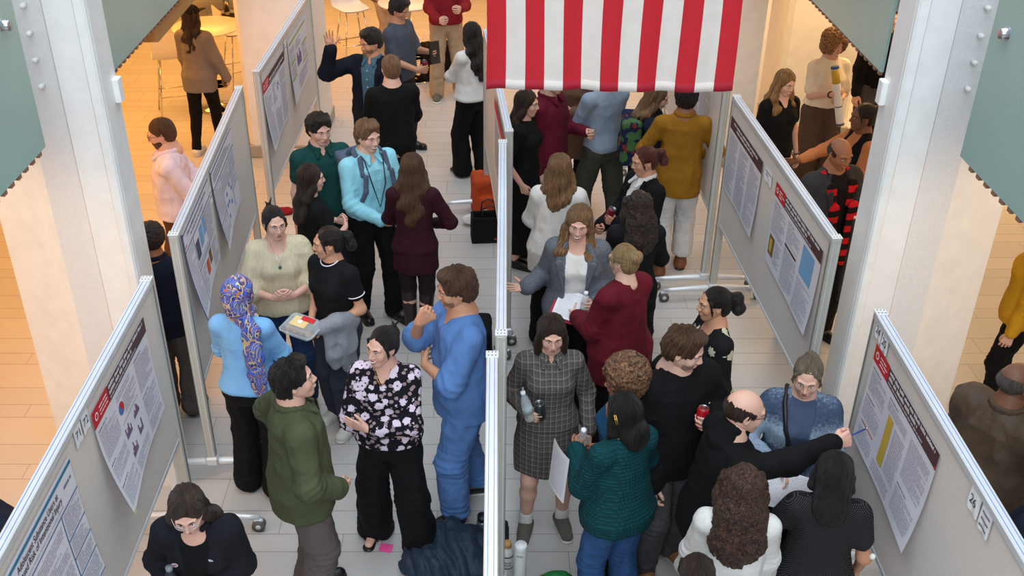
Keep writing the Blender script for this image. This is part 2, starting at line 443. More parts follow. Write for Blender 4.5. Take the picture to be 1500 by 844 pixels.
def surface_nets(D, lo, vox):
    S = D < 0
    c = np.zeros(tuple(q - 1 for q in D.shape), np.int8)
    for a in (0, 1):
        for b in (0, 1):
            for d in (0, 1): c += S[a:S.shape[0] - 1 + a, b:S.shape[1] - 1 + b, d:S.shape[2] - 1 + d]
    act = np.argwhere((c > 0) & (c < 8))
    if len(act) == 0: return np.zeros((0, 3)), np.zeros((0, 4), int)
    idx = np.full(c.shape, -1, np.int32); idx[act[:, 0], act[:, 1], act[:, 2]] = np.arange(len(act))
    cor = [(a, b, d) for a in (0, 1) for b in (0, 1) for d in (0, 1)]
    val = [D[act[:, 0] + q[0], act[:, 1] + q[1], act[:, 2] + q[2]] for q in cor]
    sm = np.zeros((len(act), 3)); ct = np.zeros(len(act))
    for i in range(8):
        for j in range(i + 1, 8):
            df = [cor[j][q] - cor[i][q] for q in range(3)]
            if sum(abs(q) for q in df) != 1: continue
            m = (val[i] < 0) != (val[j] < 0); t = np.where(m, val[i] / np.where(m, val[i] - val[j], 1), 0)
            for q in range(3): sm[:, q] += np.where(m, cor[i][q] + t * df[q], 0)
            ct += m
    V = lo + (act + sm / ct[:, None]) * vox
    F = []
    for a in range(3):
        b, d = (a + 1) % 3, (a + 2) % 3
        sl0 = [slice(1, -1)] * 3; sl1 = [slice(1, -1)] * 3; sl0[a] = slice(0, -1); sl1[a] = slice(1, None)
        A, B = S[tuple(sl0)], S[tuple(sl1)]; e = np.argwhere(A != B)
        if len(e) == 0: continue
        inside = A[e[:, 0], e[:, 1], e[:, 2]]; e = e.copy()
        for q in range(3):
            if q != a: e[:, q] += 1
        def cell(db, dd):
            f = e.copy(); f[:, b] -= db; f[:, d] -= dd; return idx[f[:, 0], f[:, 1], f[:, 2]]
        q = np.stack([cell(1, 1), cell(0, 1), cell(0, 0), cell(1, 0)], 1); q[~inside] = q[~inside][:, ::-1]; F.append(q)
    F = np.concatenate(F); F = F[(F >= 0).all(1)]
    return V, F
def normals(V, Q):
    n = np.cross(V[Q[:, 2]] - V[Q[:, 0]], V[Q[:, 3]] - V[Q[:, 1]]); N = np.zeros_like(V)
    for i in range(4):
        for a in range(3): N[:, a] += np.bincount(Q[:, i], n[:, a], len(V))
    return N / np.maximum(np.linalg.norm(N, axis=1), 1e-9)[:, None]
def join(parts):
    V = []; Q = []; b = 0
    for v, q in parts: V.append(v); Q.append(q + b); b += len(v)
    return np.concatenate(V), np.concatenate(Q)
def rot(ax, deg):
    a = R(deg); c, s = math.cos(a), math.sin(a)
    return np.array({'x': [[1, 0, 0], [0, c, -s], [0, s, c]], 'y': [[c, 0, s], [0, 1, 0], [-s, 0, c]], 'z': [[c, -s, 0], [s, c, 0], [0, 0, 1]]}[ax], float)
def unit(v): v = V3(v); return v / max(np.linalg.norm(v), 1e-9)
# ------------------------------------------------------------------ figures
SKIN = {k: mat('skin_' + k, c, .5, 'skin') for k, c in dict(pale=(228, 184, 164), fair=(219, 173, 153), tan=(205, 152, 120), warm=(212, 160, 128), olive=(190, 138, 106), brown=(158, 108, 80), dark=(124, 84, 62)).items()}
M_EYE = mat('eye_white', (232, 228, 224), .3); M_IRIS = mat('iris', (38, 26, 20), .2); M_TEETH = mat('teeth', (240, 236, 230), .3)
M_LIP = mat('lips', (176, 104, 98), .5); M_LIPR = mat('lips_rose', (172, 78, 80), .5); M_GLASS = mat('glasses_frame', (40, 34, 32), .3)
M_LENS = mat('glasses_lens', (230, 235, 238), .05, alpha=.12)
M_GOLD = mat('gold', (214, 170, 90), .25, metal=1); M_SILVER = mat('silver', (200, 200, 204), .25, metal=1)
HM = {k: mat('hair_' + k, c, .42, 'hair', c2=d) for k, (c, d) in dict(black=((11, 9, 9), (40, 34, 32)), darkbrown=((26, 18, 14), (68, 48, 36)),
      brown=((58, 38, 27), (112, 78, 54)), auburn=((58, 22, 18), (112, 48, 36)), lightbrown=((96, 68, 46), (160, 120, 84)), blond=((142, 108, 70), (200, 164, 116)),
      ash=((88, 76, 62), (150, 134, 112)), balayage=((70, 48, 34), (176, 132, 88)), grey=((62, 56, 52), (120, 112, 104)), gold=((110, 80, 46), (190, 148, 92))).items()}
for k, (c, d) in dict(black=((16, 14, 14), (56, 46, 42)), brown=((34, 20, 15), (98, 64, 46)), ginger=((120, 76, 36), (206, 152, 88)), dark=((28, 20, 17), (78, 54, 42)), afro=((66, 42, 28), (168, 120, 82))).items():
    HM['curl_' + k] = mat('curly_hair_' + k, c, .6, 'curl', c2=d)

M_STUB = mat('stubble', (70, 48, 40), .8, alpha=.38)
_cache = {}
def head_geo(sex, smile):
    k = ('h', sex, smile)
    if k in _cache: return _cache[k]
    f = sex == 'f'; s = Sdf(); w = .94 if f else 1.0
    s.ell((0, .012, .032), (.076 * w, .094, .086), k=.02)
    s.ell((0, -.03, -.015), (.063 * w, .064, .085), k=.03)
    s.cone((0, -.045, -.05), (0, -.066, -.09), .036 * w, .021 * w, k=.03)
    for x in (-1, 1):
        s.cone((x * .05 * w, .0, -.035), (x * .018, -.055, -.088), .019, .016, k=.03)
        s.ell((x * .041 * w, -.062, -.022), (.021, .02, .022 if not smile else .026), k=.02)
        s.cone((x * .045 * w, -.076, .034), (x * .012, -.088, .03), .010, .010, k=.012)
    s.cone((0, .02, -.05), (0, .045, -.17), .054 if not f else .047, .056 if not f else .049, k=.03)
    for x in (-1, 1): s.ell((x * .031 * w, -.099, .012), (.017, .013, .010), k=.012, neg=True)
    s.cone((0, -.088, .018), (0, -.108, -.02), .0085, .0115, k=.012)
    for x in (-1, 1): s.ell((x * .012, -.098, -.026), (.009, .010, .007), k=.008)
    s.cone((-.016, -.090, -.052), (.016, -.090, -.052), .0075, .0075, k=.01)
    s.cone((-.012, -.086, -.062), (.012, -.086, -.062), .0075, .0075, k=.01)
    for x in (-1, 1):
        s.ell((x * .078 * w, .008, 0), (.008, .019, .031), k=.008)
        s.ell((x * .087 * w, .006, .003), (.006, .011, .018), k=.004, neg=True)
    _cache[k] = s.mesh(.0042); return _cache[k]

FING = ((.033, .070, .0082), (.011, .078, .0086), (-.011, .073, .0082), (-.031, .058, .0072))
HP = {'relaxed': ((22, 26, 18), (24, 28, 18), (28, 30, 20), (32, 32, 22), 'rel'), 'flat': ((4, 6, 4),) * 4 + ('out',), 'spread': ((2, 6, 6), (0, 4, 4), (2, 6, 6), (6, 8, 8), 'wide'),
      'grip': ((48, 52, 30), (50, 54, 30), (52, 54, 30), (54, 54, 30), 'op'), 'thin': ((62, 66, 40), (66, 70, 44), (70, 72, 44), (72, 72, 44), 'opc'), 'fist': ((78, 88, 50), (82, 90, 50), (84, 90, 50), (84, 88, 50), 'opc'),
      'point': ((18, 30, 16), (70, 80, 50), (78, 88, 50), (80, 88, 50), 'opc'), 'plate': ((24, 12, 6), (24, 12, 6), (24, 12, 6), (26, 12, 6), 'opt')}
def hand_geo(pose, vox=.0042):
    k = ('hand', pose)
    if k in _cache: return _cache[k]
    s = Sdf(); spread = 2.0 if pose == 'spread' else (1.25 if pose in ('flat', 'plate') else 1.0)
    s.cone((-.012, 0, 0), (.012, 0, 0), .0255, .0255, k=.02, fl=((0, 0, 1), .82))
    for y, L, r in FING: s.cone((.005, y * .45, 0), (.086 - abs(y - .005) * .18, y, 0), .0145, .0115, k=.014)
    s.cone((.03, .012, -.006), (.06, .0, -.006), .016, .016, k=.015)
    for i, (y, L, r) in enumerate(FING):
        p = V3(.086 - abs(y - .005) * .18, y, 0); a = 0; d0 = R((y * 260) * (spread - .75) * 1.0)
        for j, fr in enumerate((.46, .31, .23)):
            a += R(HP[pose][i][j]); d = V3(math.cos(a) * math.cos(d0), math.cos(a) * math.sin(d0), -math.sin(a)); q = p + d * L * fr
            s.cone(p, q, r * (1 - .07 * j), r * (.93 - .07 * j), k=.004); p = q
    t = {'rel': ((.02, .024, -.008), (.052, .044, -.022), (.078, .046, -.034), (.097, .042, -.042)), 'out': ((.02, .024, -.004), (.050, .052, -.010), (.075, .066, -.014), (.094, .074, -.016)),
         'wide': ((.02, .024, -.002), (.045, .058, -.006), (.064, .082, -.008), (.078, .098, -.008)), 'op': ((.02, .022, -.012), (.048, .040, -.034), (.068, .036, -.056), (.082, .024, -.068)),
         'opc': ((.02, .022, -.010), (.050, .040, -.026), (.074, .028, -.040), (.088, .010, -.042)), 'opt': ((.02, .024, -.002), (.046, .050, .006), (.070, .058, .016), (.088, .056, .024))}[HP[pose][4]]
    s.cone(t[0], t[1], .0150, .0115, k=.012); s.cone(t[1], t[2], .0108, .0098, k=.005); s.cone(t[2], t[3], .0096, .0080, k=.004)
    _cache[k] = s.mesh(vox); return _cache[k]

def ik(S, W, l1, l2, pole):
    S, W = V3(S), V3(W); d = W - S; L = np.linalg.norm(d); mx = (l1 + l2) * .995
    if L > mx: W = S + d / L * mx; d = W - S; L = mx
    if L < abs(l1 - l2) + .02: L = abs(l1 - l2) + .02
    a = (l1 * l1 - l2 * l2 + L * L) / (2 * L); h = math.sqrt(max(l1 * l1 - a * a, 1e-6)); u = d / L; pole = V3(pole)
    p = pole - u * (pole @ u); p = p / max(np.linalg.norm(p), 1e-6)
    return S + u * a + p * h, W

# wrist target (out, forward, up), elbow pole (out, forward, up), finger direction or None, thumb direction or None, hand pose
ARMS = {
 'down': ((.25, .04, .80), (.3, -1, 0), None, None, 'relaxed'), 'clasp': ((.075, .27, 1.00), (1, -.5, -.6), (-.9, .35, -.2), (0, .4, 1), 'relaxed'),
 'clasp_hi': ((.07, .25, 1.12), (1, -.4, -.8), (-.8, .4, .2), (0, .4, 1), 'relaxed'),
 'cross': ((-.075, .215, 1.14), (1, .1, -.6), (-1, -.1, .25), (0, .2, 1), 'flat'), 'cross2': ((-.05, .185, 1.10), (1, .1, -.6), (-1, -.2, -.1), (0, .2, 1), 'relaxed'),
 'behind': ((.03, -.19, .93), (1, -.6, 0), (-.8, 0, -.5), (0, -1, .3), 'relaxed'), 'hip': ((.19, .02, 1.0), (1, -.45, .1), (-.35, .8, -.45), (0, .2, 1), 'relaxed'),
 'pocket': ((.20, .05, .90), (.7, -1, 0), (-.15, .35, -.9), None, 'relaxed'), 'hold': ((.13, .31, 1.14), (.5, -.5, -1), (-.45, .9, .05), (0, 0, 1), 'grip'),
 'hold_lo': ((.13, .30, 1.02), (.5, -.5, -1), (-.6, .8, .0), (0, 0, 1), 'grip'), 'hold_hi': ((.12, .27, 1.28), (.5, -.3, -1), (-.5, .8, .3), (.2, 0, 1), 'grip'),
 'chin': ((.03, .22, 1.40), (.4, .6, -1), (-.35, -.65, .7), (-.3, -.5, .8), 'fist'), 'wave': ((.40, .22, 1.50), (.6, .1, -1), (.1, .05, 1), (-.5, -.6, 0), 'spread'),
 'out': ((.42, .28, 1.12), (.2, -.6, -1), (.85, .5, .0), (.3, -.9, .3), 'spread'), 'reach': ((.10, .52, 1.25), (.6, .2, -1), (-.1, 1, .05), (-.3, 0, 1), 'flat'),
 'hang': ((.22, .16, .86), (.3, -1, 0), (0, .35, -1), None, 'relaxed')}

# half widths of the trunk: z, a, b, y-centre
TM = [(.80, .10, .09, .01), (.86, .155, .11, .012), (.95, .165, .12, .008), (1.06, .148, .108, 0), (1.17, .156, .112, 0), (1.28, .170, .120, 0), (1.35, .160, .110, .004), (1.40, .122, .086, .01), (1.44, .088, .070, .015), (1.475, .056, .054, .015)]
TF = [(.80, .10, .09, .012), (.86, .160, .115, .014), (.94, .168, .120, .010), (1.02, .140, .104, 0), (1.09, .124, .095, -.002), (1.17, .132, .102, -.008), (1.26, .140, .118, -.014), (1.33, .136, .100, -.004), (1.39, .106, .076, .006), (1.43, .078, .060, .012), (1.465, .050, .048, .015)]

def hairdo(style, mt, L=.35, front=0, vox=.006, seed=0, vol=1.0, side=0, am=1.0):
    """hair in head coordinates; returns (V,Q)"""
    s = Sdf(); v = vol
    curly = 'curl' in mt.name or 'curly' in mt.name
    def cap(t=.014, low=-.02, nape=-.075):
        s.ell((0, .021, .038), (.077 + t, .091 + t, .083 + t), k=.02)
        s.ell((0, .045, -.02), (.070 + t * .6, .066 + t * .6, .07), k=.03)
    def face(hl=.104, w=.071):
        s.ell((0, -.130, hl - .118), (w, .086, .118), k=.010, neg=True)
        s.box((-.2, -.2, -.3), (.2, .012, -.004), neg=True, k=.02)
    if style in ('short', 'wavy_short', 'crop'):
        t = .010 if style == 'crop' else .018 * v
        cap(t)
        if style != 'crop':
            s.ell((.01, -.03, .118), (.060, .060, .024 * v), k=.03); s.ell((.012, -.062, .104), (.045, .026, .018 * v), k=.02)
        face(.102)
        s.plane((0, -.35, -1), .075)
    elif style == 'bald':      # a rim of hair round the back of the head
        s.ell((0, .016, .02), (.084, .100, .075), k=.02); s.ell((0, -.03, .09), (.082, .115, .085), k=.01, neg=True); s.ell((0, -.12, 0), (.09, .10, .1), k=.01, neg=True)
        s.box((-.2, -.2, -.3), (.2, .0, -.01), neg=True, k=.01); s.plane((0, 0, -1), .06)
    elif style in ('bun', 'pony', 'clip'):
        cap(.0065); face(.104, .070); s.box((-.2, -.2, -.3), (.2, .030, .004), neg=True, k=.015); s.plane((0, -.2, -1), .08)
        if style == 'bun': s.ell((0, .115, .045 + side), (.042 * v, .038 * v, .040 * v), k=.015)
        if style == 'clip': s.ell((0, .105, .05), (.040, .034, .048), k=.02); s.cone((.0, .11, .09), (.03, .13, .14), .012, .003, k=.01); s.cone((.0, .11, .09), (-.03, .12, .13), .012, .003, k=.01)
        if style == 'pony':
            s.ell((0, .11, .05), (.022, .022, .022), k=.01)
            s.chain([(0, .12, .05), (0, .155, .03), (0, .165, -.05), (0.0, .155, -.05 - L)], [.018, .030 * v, .034 * v, .010], k=.02)
        for x in (-1, 1): s.chain([(x * .070, -.045, .05), (x * .079, -.035, -.01), (x * .07, -.03, -.05)], [.010, .007, .003], k=.01)
    elif style in ('bob', 'long'):
        cap(.016 * v); s.ell((0, -.134, -.018), (.064, .092, .112), k=.010, neg=True)
        if style == 'bob' and L > .3: L = .14
        zz = -.03
        s.chain([(0, .045, .0), (0, .078, -.10), (0, .112, -.10 - L * .5), (0, .124, -.05 - L)], [.080 * v, .084 * v, .082 * v, .045 * v if style == 'long' else .075], k=.03, fl=((0, 1, 0), .62))
        for x in (-1, 1):
            s.chain([(x * .060, -.030, .075), (x * .078, -.020, .02), (x * .082 * v, -.008, -.04), (x * .088 * v, .01, -.10)], [.012, .016, .022, .028], k=.02)
            if front: s.chain([(x * .080 * v, -.010, -.04), (x * .098, -.030, -.14), (x * .098, -.098, -.22), (x * .094, -.135, -.08 - L)], [.028, .042, .048, .030], k=.02, fl=((0, 1, 0), .6))
            elif style == 'bob': s.chain([(x * .080, -.015, -.03), (x * .082, -.02, -.13)], [.026, .026], k=.02)
            else: s.chain([(x * .084, .0, -.06), (x * .10, .05, -.16), (x * .085, .10, -.1 - L * .75)], [.026, .038, .022], k=.03)
    elif style in ('curly_long',):
        s.ell((0, .022, .035), (.105 * v, .118 * v, .110 * v), k=.02); s.ell((0, -.150, -.018), (.067, .102, .126), k=.01, neg=True)
        s.chain([(0, .05, .0), (0, .09, -.12), (0, .10, -.12 - L * .6), (0, .10, -.08 - L)], [.115 * v, .150 * v, .165 * v, .11 * v], k=.04, fl=((0, 1, 0), .55))
        for x in (-1, 1): s.chain([(x * .085, -.02, .04), (x * .11 * v, -.01, -.08), (x * .13 * v, -.01, -.10 - L * .4)], [.032, .042, .03], k=.03)
    elif style in ('afro', 'curly_short'):
        q = 1 if style == 'afro' else .45
        s.ell((0, .02, .04), (.086 + .05 * q * v, .104 + .045 * q * v, .092 + .05 * q * v), k=.02)
        if q == 1: s.ell((0, .05, -.04), (.11 * v, .09 * v, .09), k=.04)
        s.ell((0, -.160, -.020), (.068, .112, .126), k=.012, neg=True)
        if q != 1: s.plane((0, -.3, -1), .075)
    def disp(P):
        if curly:
            a = .020 if 'long' in style or style == 'afro' else .010
            n = noise3(P * (V3(38, 38, 17) if 'long' in style else (34 if a > .015 else 55)) + seed); m = noise3(P * 90 + 5); z = noise3(P * V3(20, 20, 8) + 9)
            return (1 - np.abs(2 * n - 1) - .6) * a + (m - .5) * .008 + (z - .5) * a * .6
        ang = np.arctan2(P[:, 0], P[:, 1] - .0 + 1e-6); r = np.hypot(P[:, 0], P[:, 1])
        q = np.stack([ang * 9 + seed, r * 14, P[:, 2] * (9 if style not in ('short', 'wavy_short') else 22)], 1)
        if style in ('bun', 'pony', 'clip'):
            a2 = np.arctan2(P[:, 0], P[:, 2] - .01); q2 = np.stack([a2 * 13 + seed, P[:, 1] * 5, r * 5], 1); q = np.where((P[:, 1] < .09)[:, None], q2, q)
        n = noise3(q); n2 = noise3(q * V3(2.7, 2, 1.3) + 3)
        a = .0075 if style == 'long' else .0045 if style == 'bob' else (.012 if style == 'wavy_short' else .0045)
        d = (n - .5) * 2 * a + (n2 - .5) * a
        d -= .006 * np.exp(-(P[:, 0] - .012) ** 2 / .00002) * (P[:, 2] > .09) * (1 if style in ('long', 'bob', 'bun') else 0)   # parting
        d = d * am * np.clip((P[:, 1] + .085) / .075, .12, 1)
        if style == 'long' or style == 'pony': d += am * .010 * np.sin(P[:, 2] * 34 + seed + ang * 3) * np.clip(-P[:, 2] * 5, 0, 1)
        return d
    return s.mesh(vox, disp)

def xform(V, A, t): return V @ A.T + t

PEOPLE = {}
def person(px, py, h, yaw, label, key=None, sex='m', skin='fair', head=(0, 0, 0), lean=0, side=0, twist=0, L='down', Rr='down', Lm=None, Rm=None,
           hair=('short', 'brown'), top=None, jacket=None, legs=None, skirt=None, shoes=None, feet=None, fat=1.0, face=True, smile=False,
           glasses=None, beard=None, near=1.0, body_vox=None, lips=None, group=None, at=None):
    """px, py: where the middle of the head shows; the ground point follows from the height h"""
    s = h / 1.70; f = sex == 'f'; vx = .0085 * near
    A = rot('z', twist) @ rot('y', side) @ rot('x', lean); piv = V3(0, 0, .95)
    U = lambda p: (V3(p) - piv) @ A.T + piv
    hc = U((0, -.018, 1.588)); hx = rot('z', yaw)
    wc = world_at(px, py, hc[2] * s); off = hx @ (hc * s)
    root_xy = (wc.x - off[0], wc.y - off[1]) if at is None else at
    if at is None: near = near * max(.9, min(1.5, wc.y / 6.5)); vx = .0085 * near
    else: near = 1.5; vx = .0125
    root = empty('person', (root_xy[0], root_xy[1], 0), R(yaw)); tag(root, label, 'person', group)
    prof = TF if f else TM; prof = [(z, a * fat, b * fat, y) for z, a, b, y in prof]
    sw = .150 if f else .170
    J = {}
    for sd, nm, mod in ((1, L, Lm), (-1, Rr, Rm)):
        w, pole, hd, th, hp = ARMS[nm]
        if mod:
            w = mod.get('w', w); pole = mod.get('pole', pole); hd = mod.get('hd', hd); th = mod.get('th', th); hp = mod.get('hp', hp)
        cv = lambda q: V3(q[0] * sd, -q[1], q[2])
        S = U((sd * sw, .012, 1.372)); E, W = ik(S, cv(w), .285, .255, cv(pole))
        d = unit(cv(hd)) if hd is not None else unit(W - E)
        t = cv(th) if th is not None else (V3(0, -1, 0) if abs(d[2]) > .7 else V3(0, 0, 1))
        t = unit(t - d * (t @ d)); b = np.cross(d, t) * (-1 if sd > 0 else 1)
        J[sd] = dict(S=S, E=E, W=W, d=d, t=t, b=b, hp=hp)
    feet = feet or ((.11, .02, 8), (-.11, -.02, -8))
    LG = {}
    for (fx, fy, fa), sd in zip(feet, (1, -1)):
        Hp = V3(sd * .088, .01, .90); An = V3(fx, -fy + .02, .085); K, An = ik(Hp, An, .42, .41, (sd * .1, -1, 0))
        LG[sd] = (Hp, K, An, fa, V3(fx, -fy, 0))
    # ---- body
    armr = (.041, .034, .035, .024) if f else (.048, .039, .040, .027)
    def torso(o=0.0, zlo=None, zhi=9, loose=0.0, sd_=None, k=.03, bust=True):
        q = sd_ if sd_ is not None else Sdf(); P = []
        for z, a, b, y in prof:
            if z > zhi: continue
            e = o * (1 if z < 1.40 else max(.25, 1 - (z - 1.40) * 12)) + loose * max(0, min(1, (1.30 - z) / .25)); P.append((z, a + e, b + e, y))
        if zlo is not None:
            P = [p for p in P if p[0] > zlo + .01]; a, b, y = (np.interp(zlo, [r[0] for r in prof], [r[j] for r in prof]) for j in (1, 2, 3))
            if zlo < .86: a, b, y = prof[1][1], prof[1][2], prof[1][3]
            P = [p for p in P if not (p[0] < .86)]
            P.insert(0, (zlo, a + o + loose, b + o + loose, y))
        q.loft(P, A, piv, k=k)
        if f and bust:
            for x in (-1, 1): q.ell(U((x * .066, -.088, 1.255)), V3(.062, .052, .062) * (1 + o * 6), A, k=.03)
        for x in (-1, 1): q.ell(U((x * (sw - .006), .012, 1.366)), V3(.046, .047, .047) + o * .7, A, k=.035); q.cone(U((x * .045, .018, 1.425)), U((x * (sw - .01), .012, 1.385)), .036 + o * .5, .032 + o * .6, k=.03)
        q.cone(U((0, .015, 1.405)), U((0, .012, 1.50)), .062 if not f else .052, .050 if not f else .044, k=.045) if zhi > 2 and o == 0 else None
        return q
    def arm(q, sd, o=0, upto=2.0, flare=0.0, k=.035):
        j = J[sd]; r = armr; S, E, W = j['S'], j['E'], j['W']
        u = min(upto, 1.0); q.cone(S, S + (E - S) * u, r[0] + o, (r[0] + (r[1] - r[0]) * u) + o + (flare if upto < 1 else flare * .4), k=k)
        if upto > 1: u = min(upto - 1, 1.0); q.cone(E, E + (W - E) * u, r[2] + o, r[2] + (r[3] - r[2]) * u + o + flare, k=k)
    bs = torso(); ns = dict(k=.03)
    bs.cone(U((0, .02, 1.42)), U((0, .0, 1.53)), .060 if not f else .050, .053 if not f else .046, k=.05)
    for sd in (1, -1):
        arm(bs, sd); Hp, K, An, fa, Ft = LG[sd]
        bs.cone(Hp, K, .082 * fat, .055, k=.04); bs.cone(K, K + (An - K) * .3, .052, .056, k=.03); bs.cone(K + (An - K) * .3, An, .056, .036, k=.02)
        fd = rot('z', -fa if False else fa) @ V3(0, -1, 0)
        bs.cone(V3(An[0], An[1], .045), Ft + fd * .13 + V3(0, 0, .03), .036, .028, k=.03, fl=((0, 0, 1), .8))
    bare = skirt is not None or (top and top.get('sl', 'long') != 'long')
    parts = [bs.mesh(body_vox or (vx if bare else .016))]
    HR = A @ rot('z', head[0]) @ rot('x', head[1]) @ rot('y', head[2])
    hs = .955; hc2 = hc
    parts.append((lambda g: (xform(g[0] * hs, HR, hc2), g[1]))(head_geo(sex, smile)))
    for sd in (1, -1):
        j = J[sd]; V, Q = hand_geo(j['hp']); M = np.stack([j['d'], j['t'], j['b']], 1); hsz = .93 if f else 1.03
        parts.append(((V * hsz) @ M.T + j['W'], Q if sd < 0 else Q[:, ::-1]))
    V, Q = join(parts); sk = SKIN[skin]
    link('body', np_mesh('body', V * s, Q, sk), root)
    HT = lambda V: xform(V * hs, HR, hc2) * s
    # ---- face
    if face:
        wf = .94 if f else 1.0
        for x in (-1, 1):
            m = MB(); ring = []
            def ball(c, r, mt, n=10, q=6, cap=None):
                vs = [(c[0], c[1] - r[1], c[2])]; fs = []
                for i in range(1, q):
                    a = math.pi / 2 * i / (q - 1) if cap is None else cap * i / (q - 1)
                    for k2 in range(n):
                        b2 = 2 * math.pi * k2 / n; vs.append((c[0] + r[0] * math.sin(a) * math.cos(b2), c[1] - r[1] * math.cos(a), c[2] + r[2] * math.sin(a) * math.sin(b2)))
                for k2 in range(n): fs.append((0, 1 + (k2 + 1) % n, 1 + k2))
                for i in range(q - 2):
                    for k2 in range(n): fs.append((1 + i * n + k2, 1 + i * n + (k2 + 1) % n, 1 + (i + 1) * n + (k2 + 1) % n, 1 + (i + 1) * n + k2))
                m.add([tuple(HT(np.array([p]))[0]) for p in vs], fs, mt, True)
            ball((x * .031 * wf, -.084, .012), (.0128, .0076, .0052), M_EYE); ball((x * .031 * wf, -.0862, .0115), (.0058, .0064, .0058), M_IRIS)
            m.tube([tuple(HT(np.array([p]))[0]) for p in ((x * .017 * wf, -.088, .013), (x * .025 * wf, -.0925, .0195), (x * .036 * wf, -.0890, .0185), (x * .043 * wf, -.083, .013))], [.0004, .0010, .0012, .0004], M_IRIS, 5)
            m.build('eye', root)
            m = MB(); m.tube([tuple(HT(np.array([p]))[0]) for p in ((x * .014 * wf, -.0965, .0315), (x * .027 * wf, -.0950, .0370), (x * .040 * wf, -.0865, .0355), (x * .048 * wf, -.0775, .0290))], [.0026, .0032, .0028, .001], HM.get(hair[1] if hair else 'darkbrown', HM['darkbrown']) if 'curl' not in (hair[1] if hair else '') else HM['darkbrown'], 6)
            m.build('eyebrow', root)
        m = MB(); lp = lips or (M_LIPR if f else M_LIP); sm = .008 if smile else 0; wl = .030 if smile else .022
        def P(a): return [tuple(HT(np.array([p]))[0]) for p in a]
        m.tube(P([(-wl, -.083, -.052 + sm), (-.010, -.0965, -.0500), (0, -.0985, -.0515), (.010, -.0965, -.0500), (wl, -.083, -.052 + sm)]), [.001, .0036, .0034, .0036, .001], lp, 7)
        m.tube(P([(-wl, -.083, -.054 + sm), (-.010, -.0935, -.0610 - sm), (0, -.0955, -.0625 - sm), (.010, -.0935, -.0610 - sm), (wl, -.083, -.054 + sm)]), [.001, .0040, .0044, .0040, .001], lp, 7)
        if smile: m.tube(P([(-.025, -.0865, -.053 + sm * .7), (-.012, -.0955, -.0565), (0, -.0980, -.0585), (.012, -.0955, -.0565), (.025, -.0865, -.053 + sm * .7)]), [.0020, .0060, .0066, .0060, .0020], M_TEETH, 7)
        m.build('mouth', root)
    if glasses:
        m = MB(); gm = glasses if not isinstance(glasses, bool) else M_GLASS
        for x in (-1, 1):
            m.tube(P([(x * .033 + .023 * math.cos(a), -.1085 + abs(x * .033 + .023 * math.cos(a)) ** 2 * 6, .008 + .018 * math.sin(a)) for a in [i * math.pi / 8 for i in range(17)]]), .0017, gm, 6, False)
            m.tube(P([(x * .056, -.090, .014), (x * .074, -.05, .016), (x * .082, .0, .012), (x * .082, .018, -.006)]), .0016, gm, 6)
            vs = P([(x * .033 + .022 * math.cos(a), -.1075 + abs(x * .033 + .022 * math.cos(a)) ** 2 * 6, .008 + .017 * math.sin(a)) for a in [i * math.pi / 8 for i in range(16)]])
            m.add(vs, [tuple(range(16))], M_LENS)
        m.tube(P([(-.011, -.1075, .012), (0, -.110, .015), (.011, -.1075, .012)]), .0017, gm, 6)
        m.build('glasses', root)
    if beard:
        q = Sdf(); q.ell((0, -.034, -.030), (.069, .067, .082), k=.02); q.cone((0, -.045, -.05), (0, -.069, -.092), .040, .024, k=.02)
        for x in (-1, 1): q.cone((x * .055, .0, -.02), (x * .020, -.055, -.088), .019, .018, k=.02)
        q.box((-.2, -.3, -.034), (.2, .3, .3), neg=True, k=.012); q.ell((0, -.11, -.055), (.024, .03, .012), neg=True, k=.004)
        q.ell((0, -.11, -.01), (.045, .05, .03), neg=True, k=.01); q.box((-.2, .015, -.3), (.2, .3, .3), neg=True, k=.006)
        V, Q = q.mesh(.0055, lambda P_: (noise3(P_ * 120) - .5) * .002 - (0.004 if beard == 'stubble' else 0.0))
        if len(V): link('beard', np_mesh('beard', HT(V), Q, (M_STUB if beard == 'stubble' else HM[hair[1]])), root)
    # ---- hair
    if hair and hair[0] != 'none':
        kw = dict(hair[2]) if len(hair) > 2 else {}
        V, Q = hairdo(hair[0], HM[hair[1]], vox=.0065 * near, seed=px % 17, **kw)
        link('hair', np_mesh('hair', HT(V), Q, HM[hair[1]]), root)
    # ---- clothes
    def fold(amp, fr=(7, 7, 4), sd0=px % 13):
        def g(P_):
            n = noise3(P_ * V3(fr) + sd0); n = 1 - np.abs(2 * n - 1); m = noise3(P_ * V3(fr) * 2.3 + sd0 + 7); m = 1 - np.abs(2 * m - 1)
            r_ = (n - .6) * amp * 1.25 + (m - .5) * amp * .75
            w_ = noise3(P_ * 17 + sd0) * 5
            for sd in (1, -1):
                for c_, a_, w in ((J[sd]['E'], unit(J[sd]['W'] - J[sd]['S']), .085), (LG[sd][1], V3(0, 0, 1), .11), (LG[sd][2] + V3(0, 0, .06), V3(0, 0, 1), .09)):
                    dd = P_ - c_; r_ = r_ + np.sin(dd @ a_ * 150 + w_) * np.exp(-(dd ** 2).sum(1) / (w * w)) * amp * .38
            return r_ * np.clip((1.475 - P_[:, 2]) / .07, 0, 1)
        return g
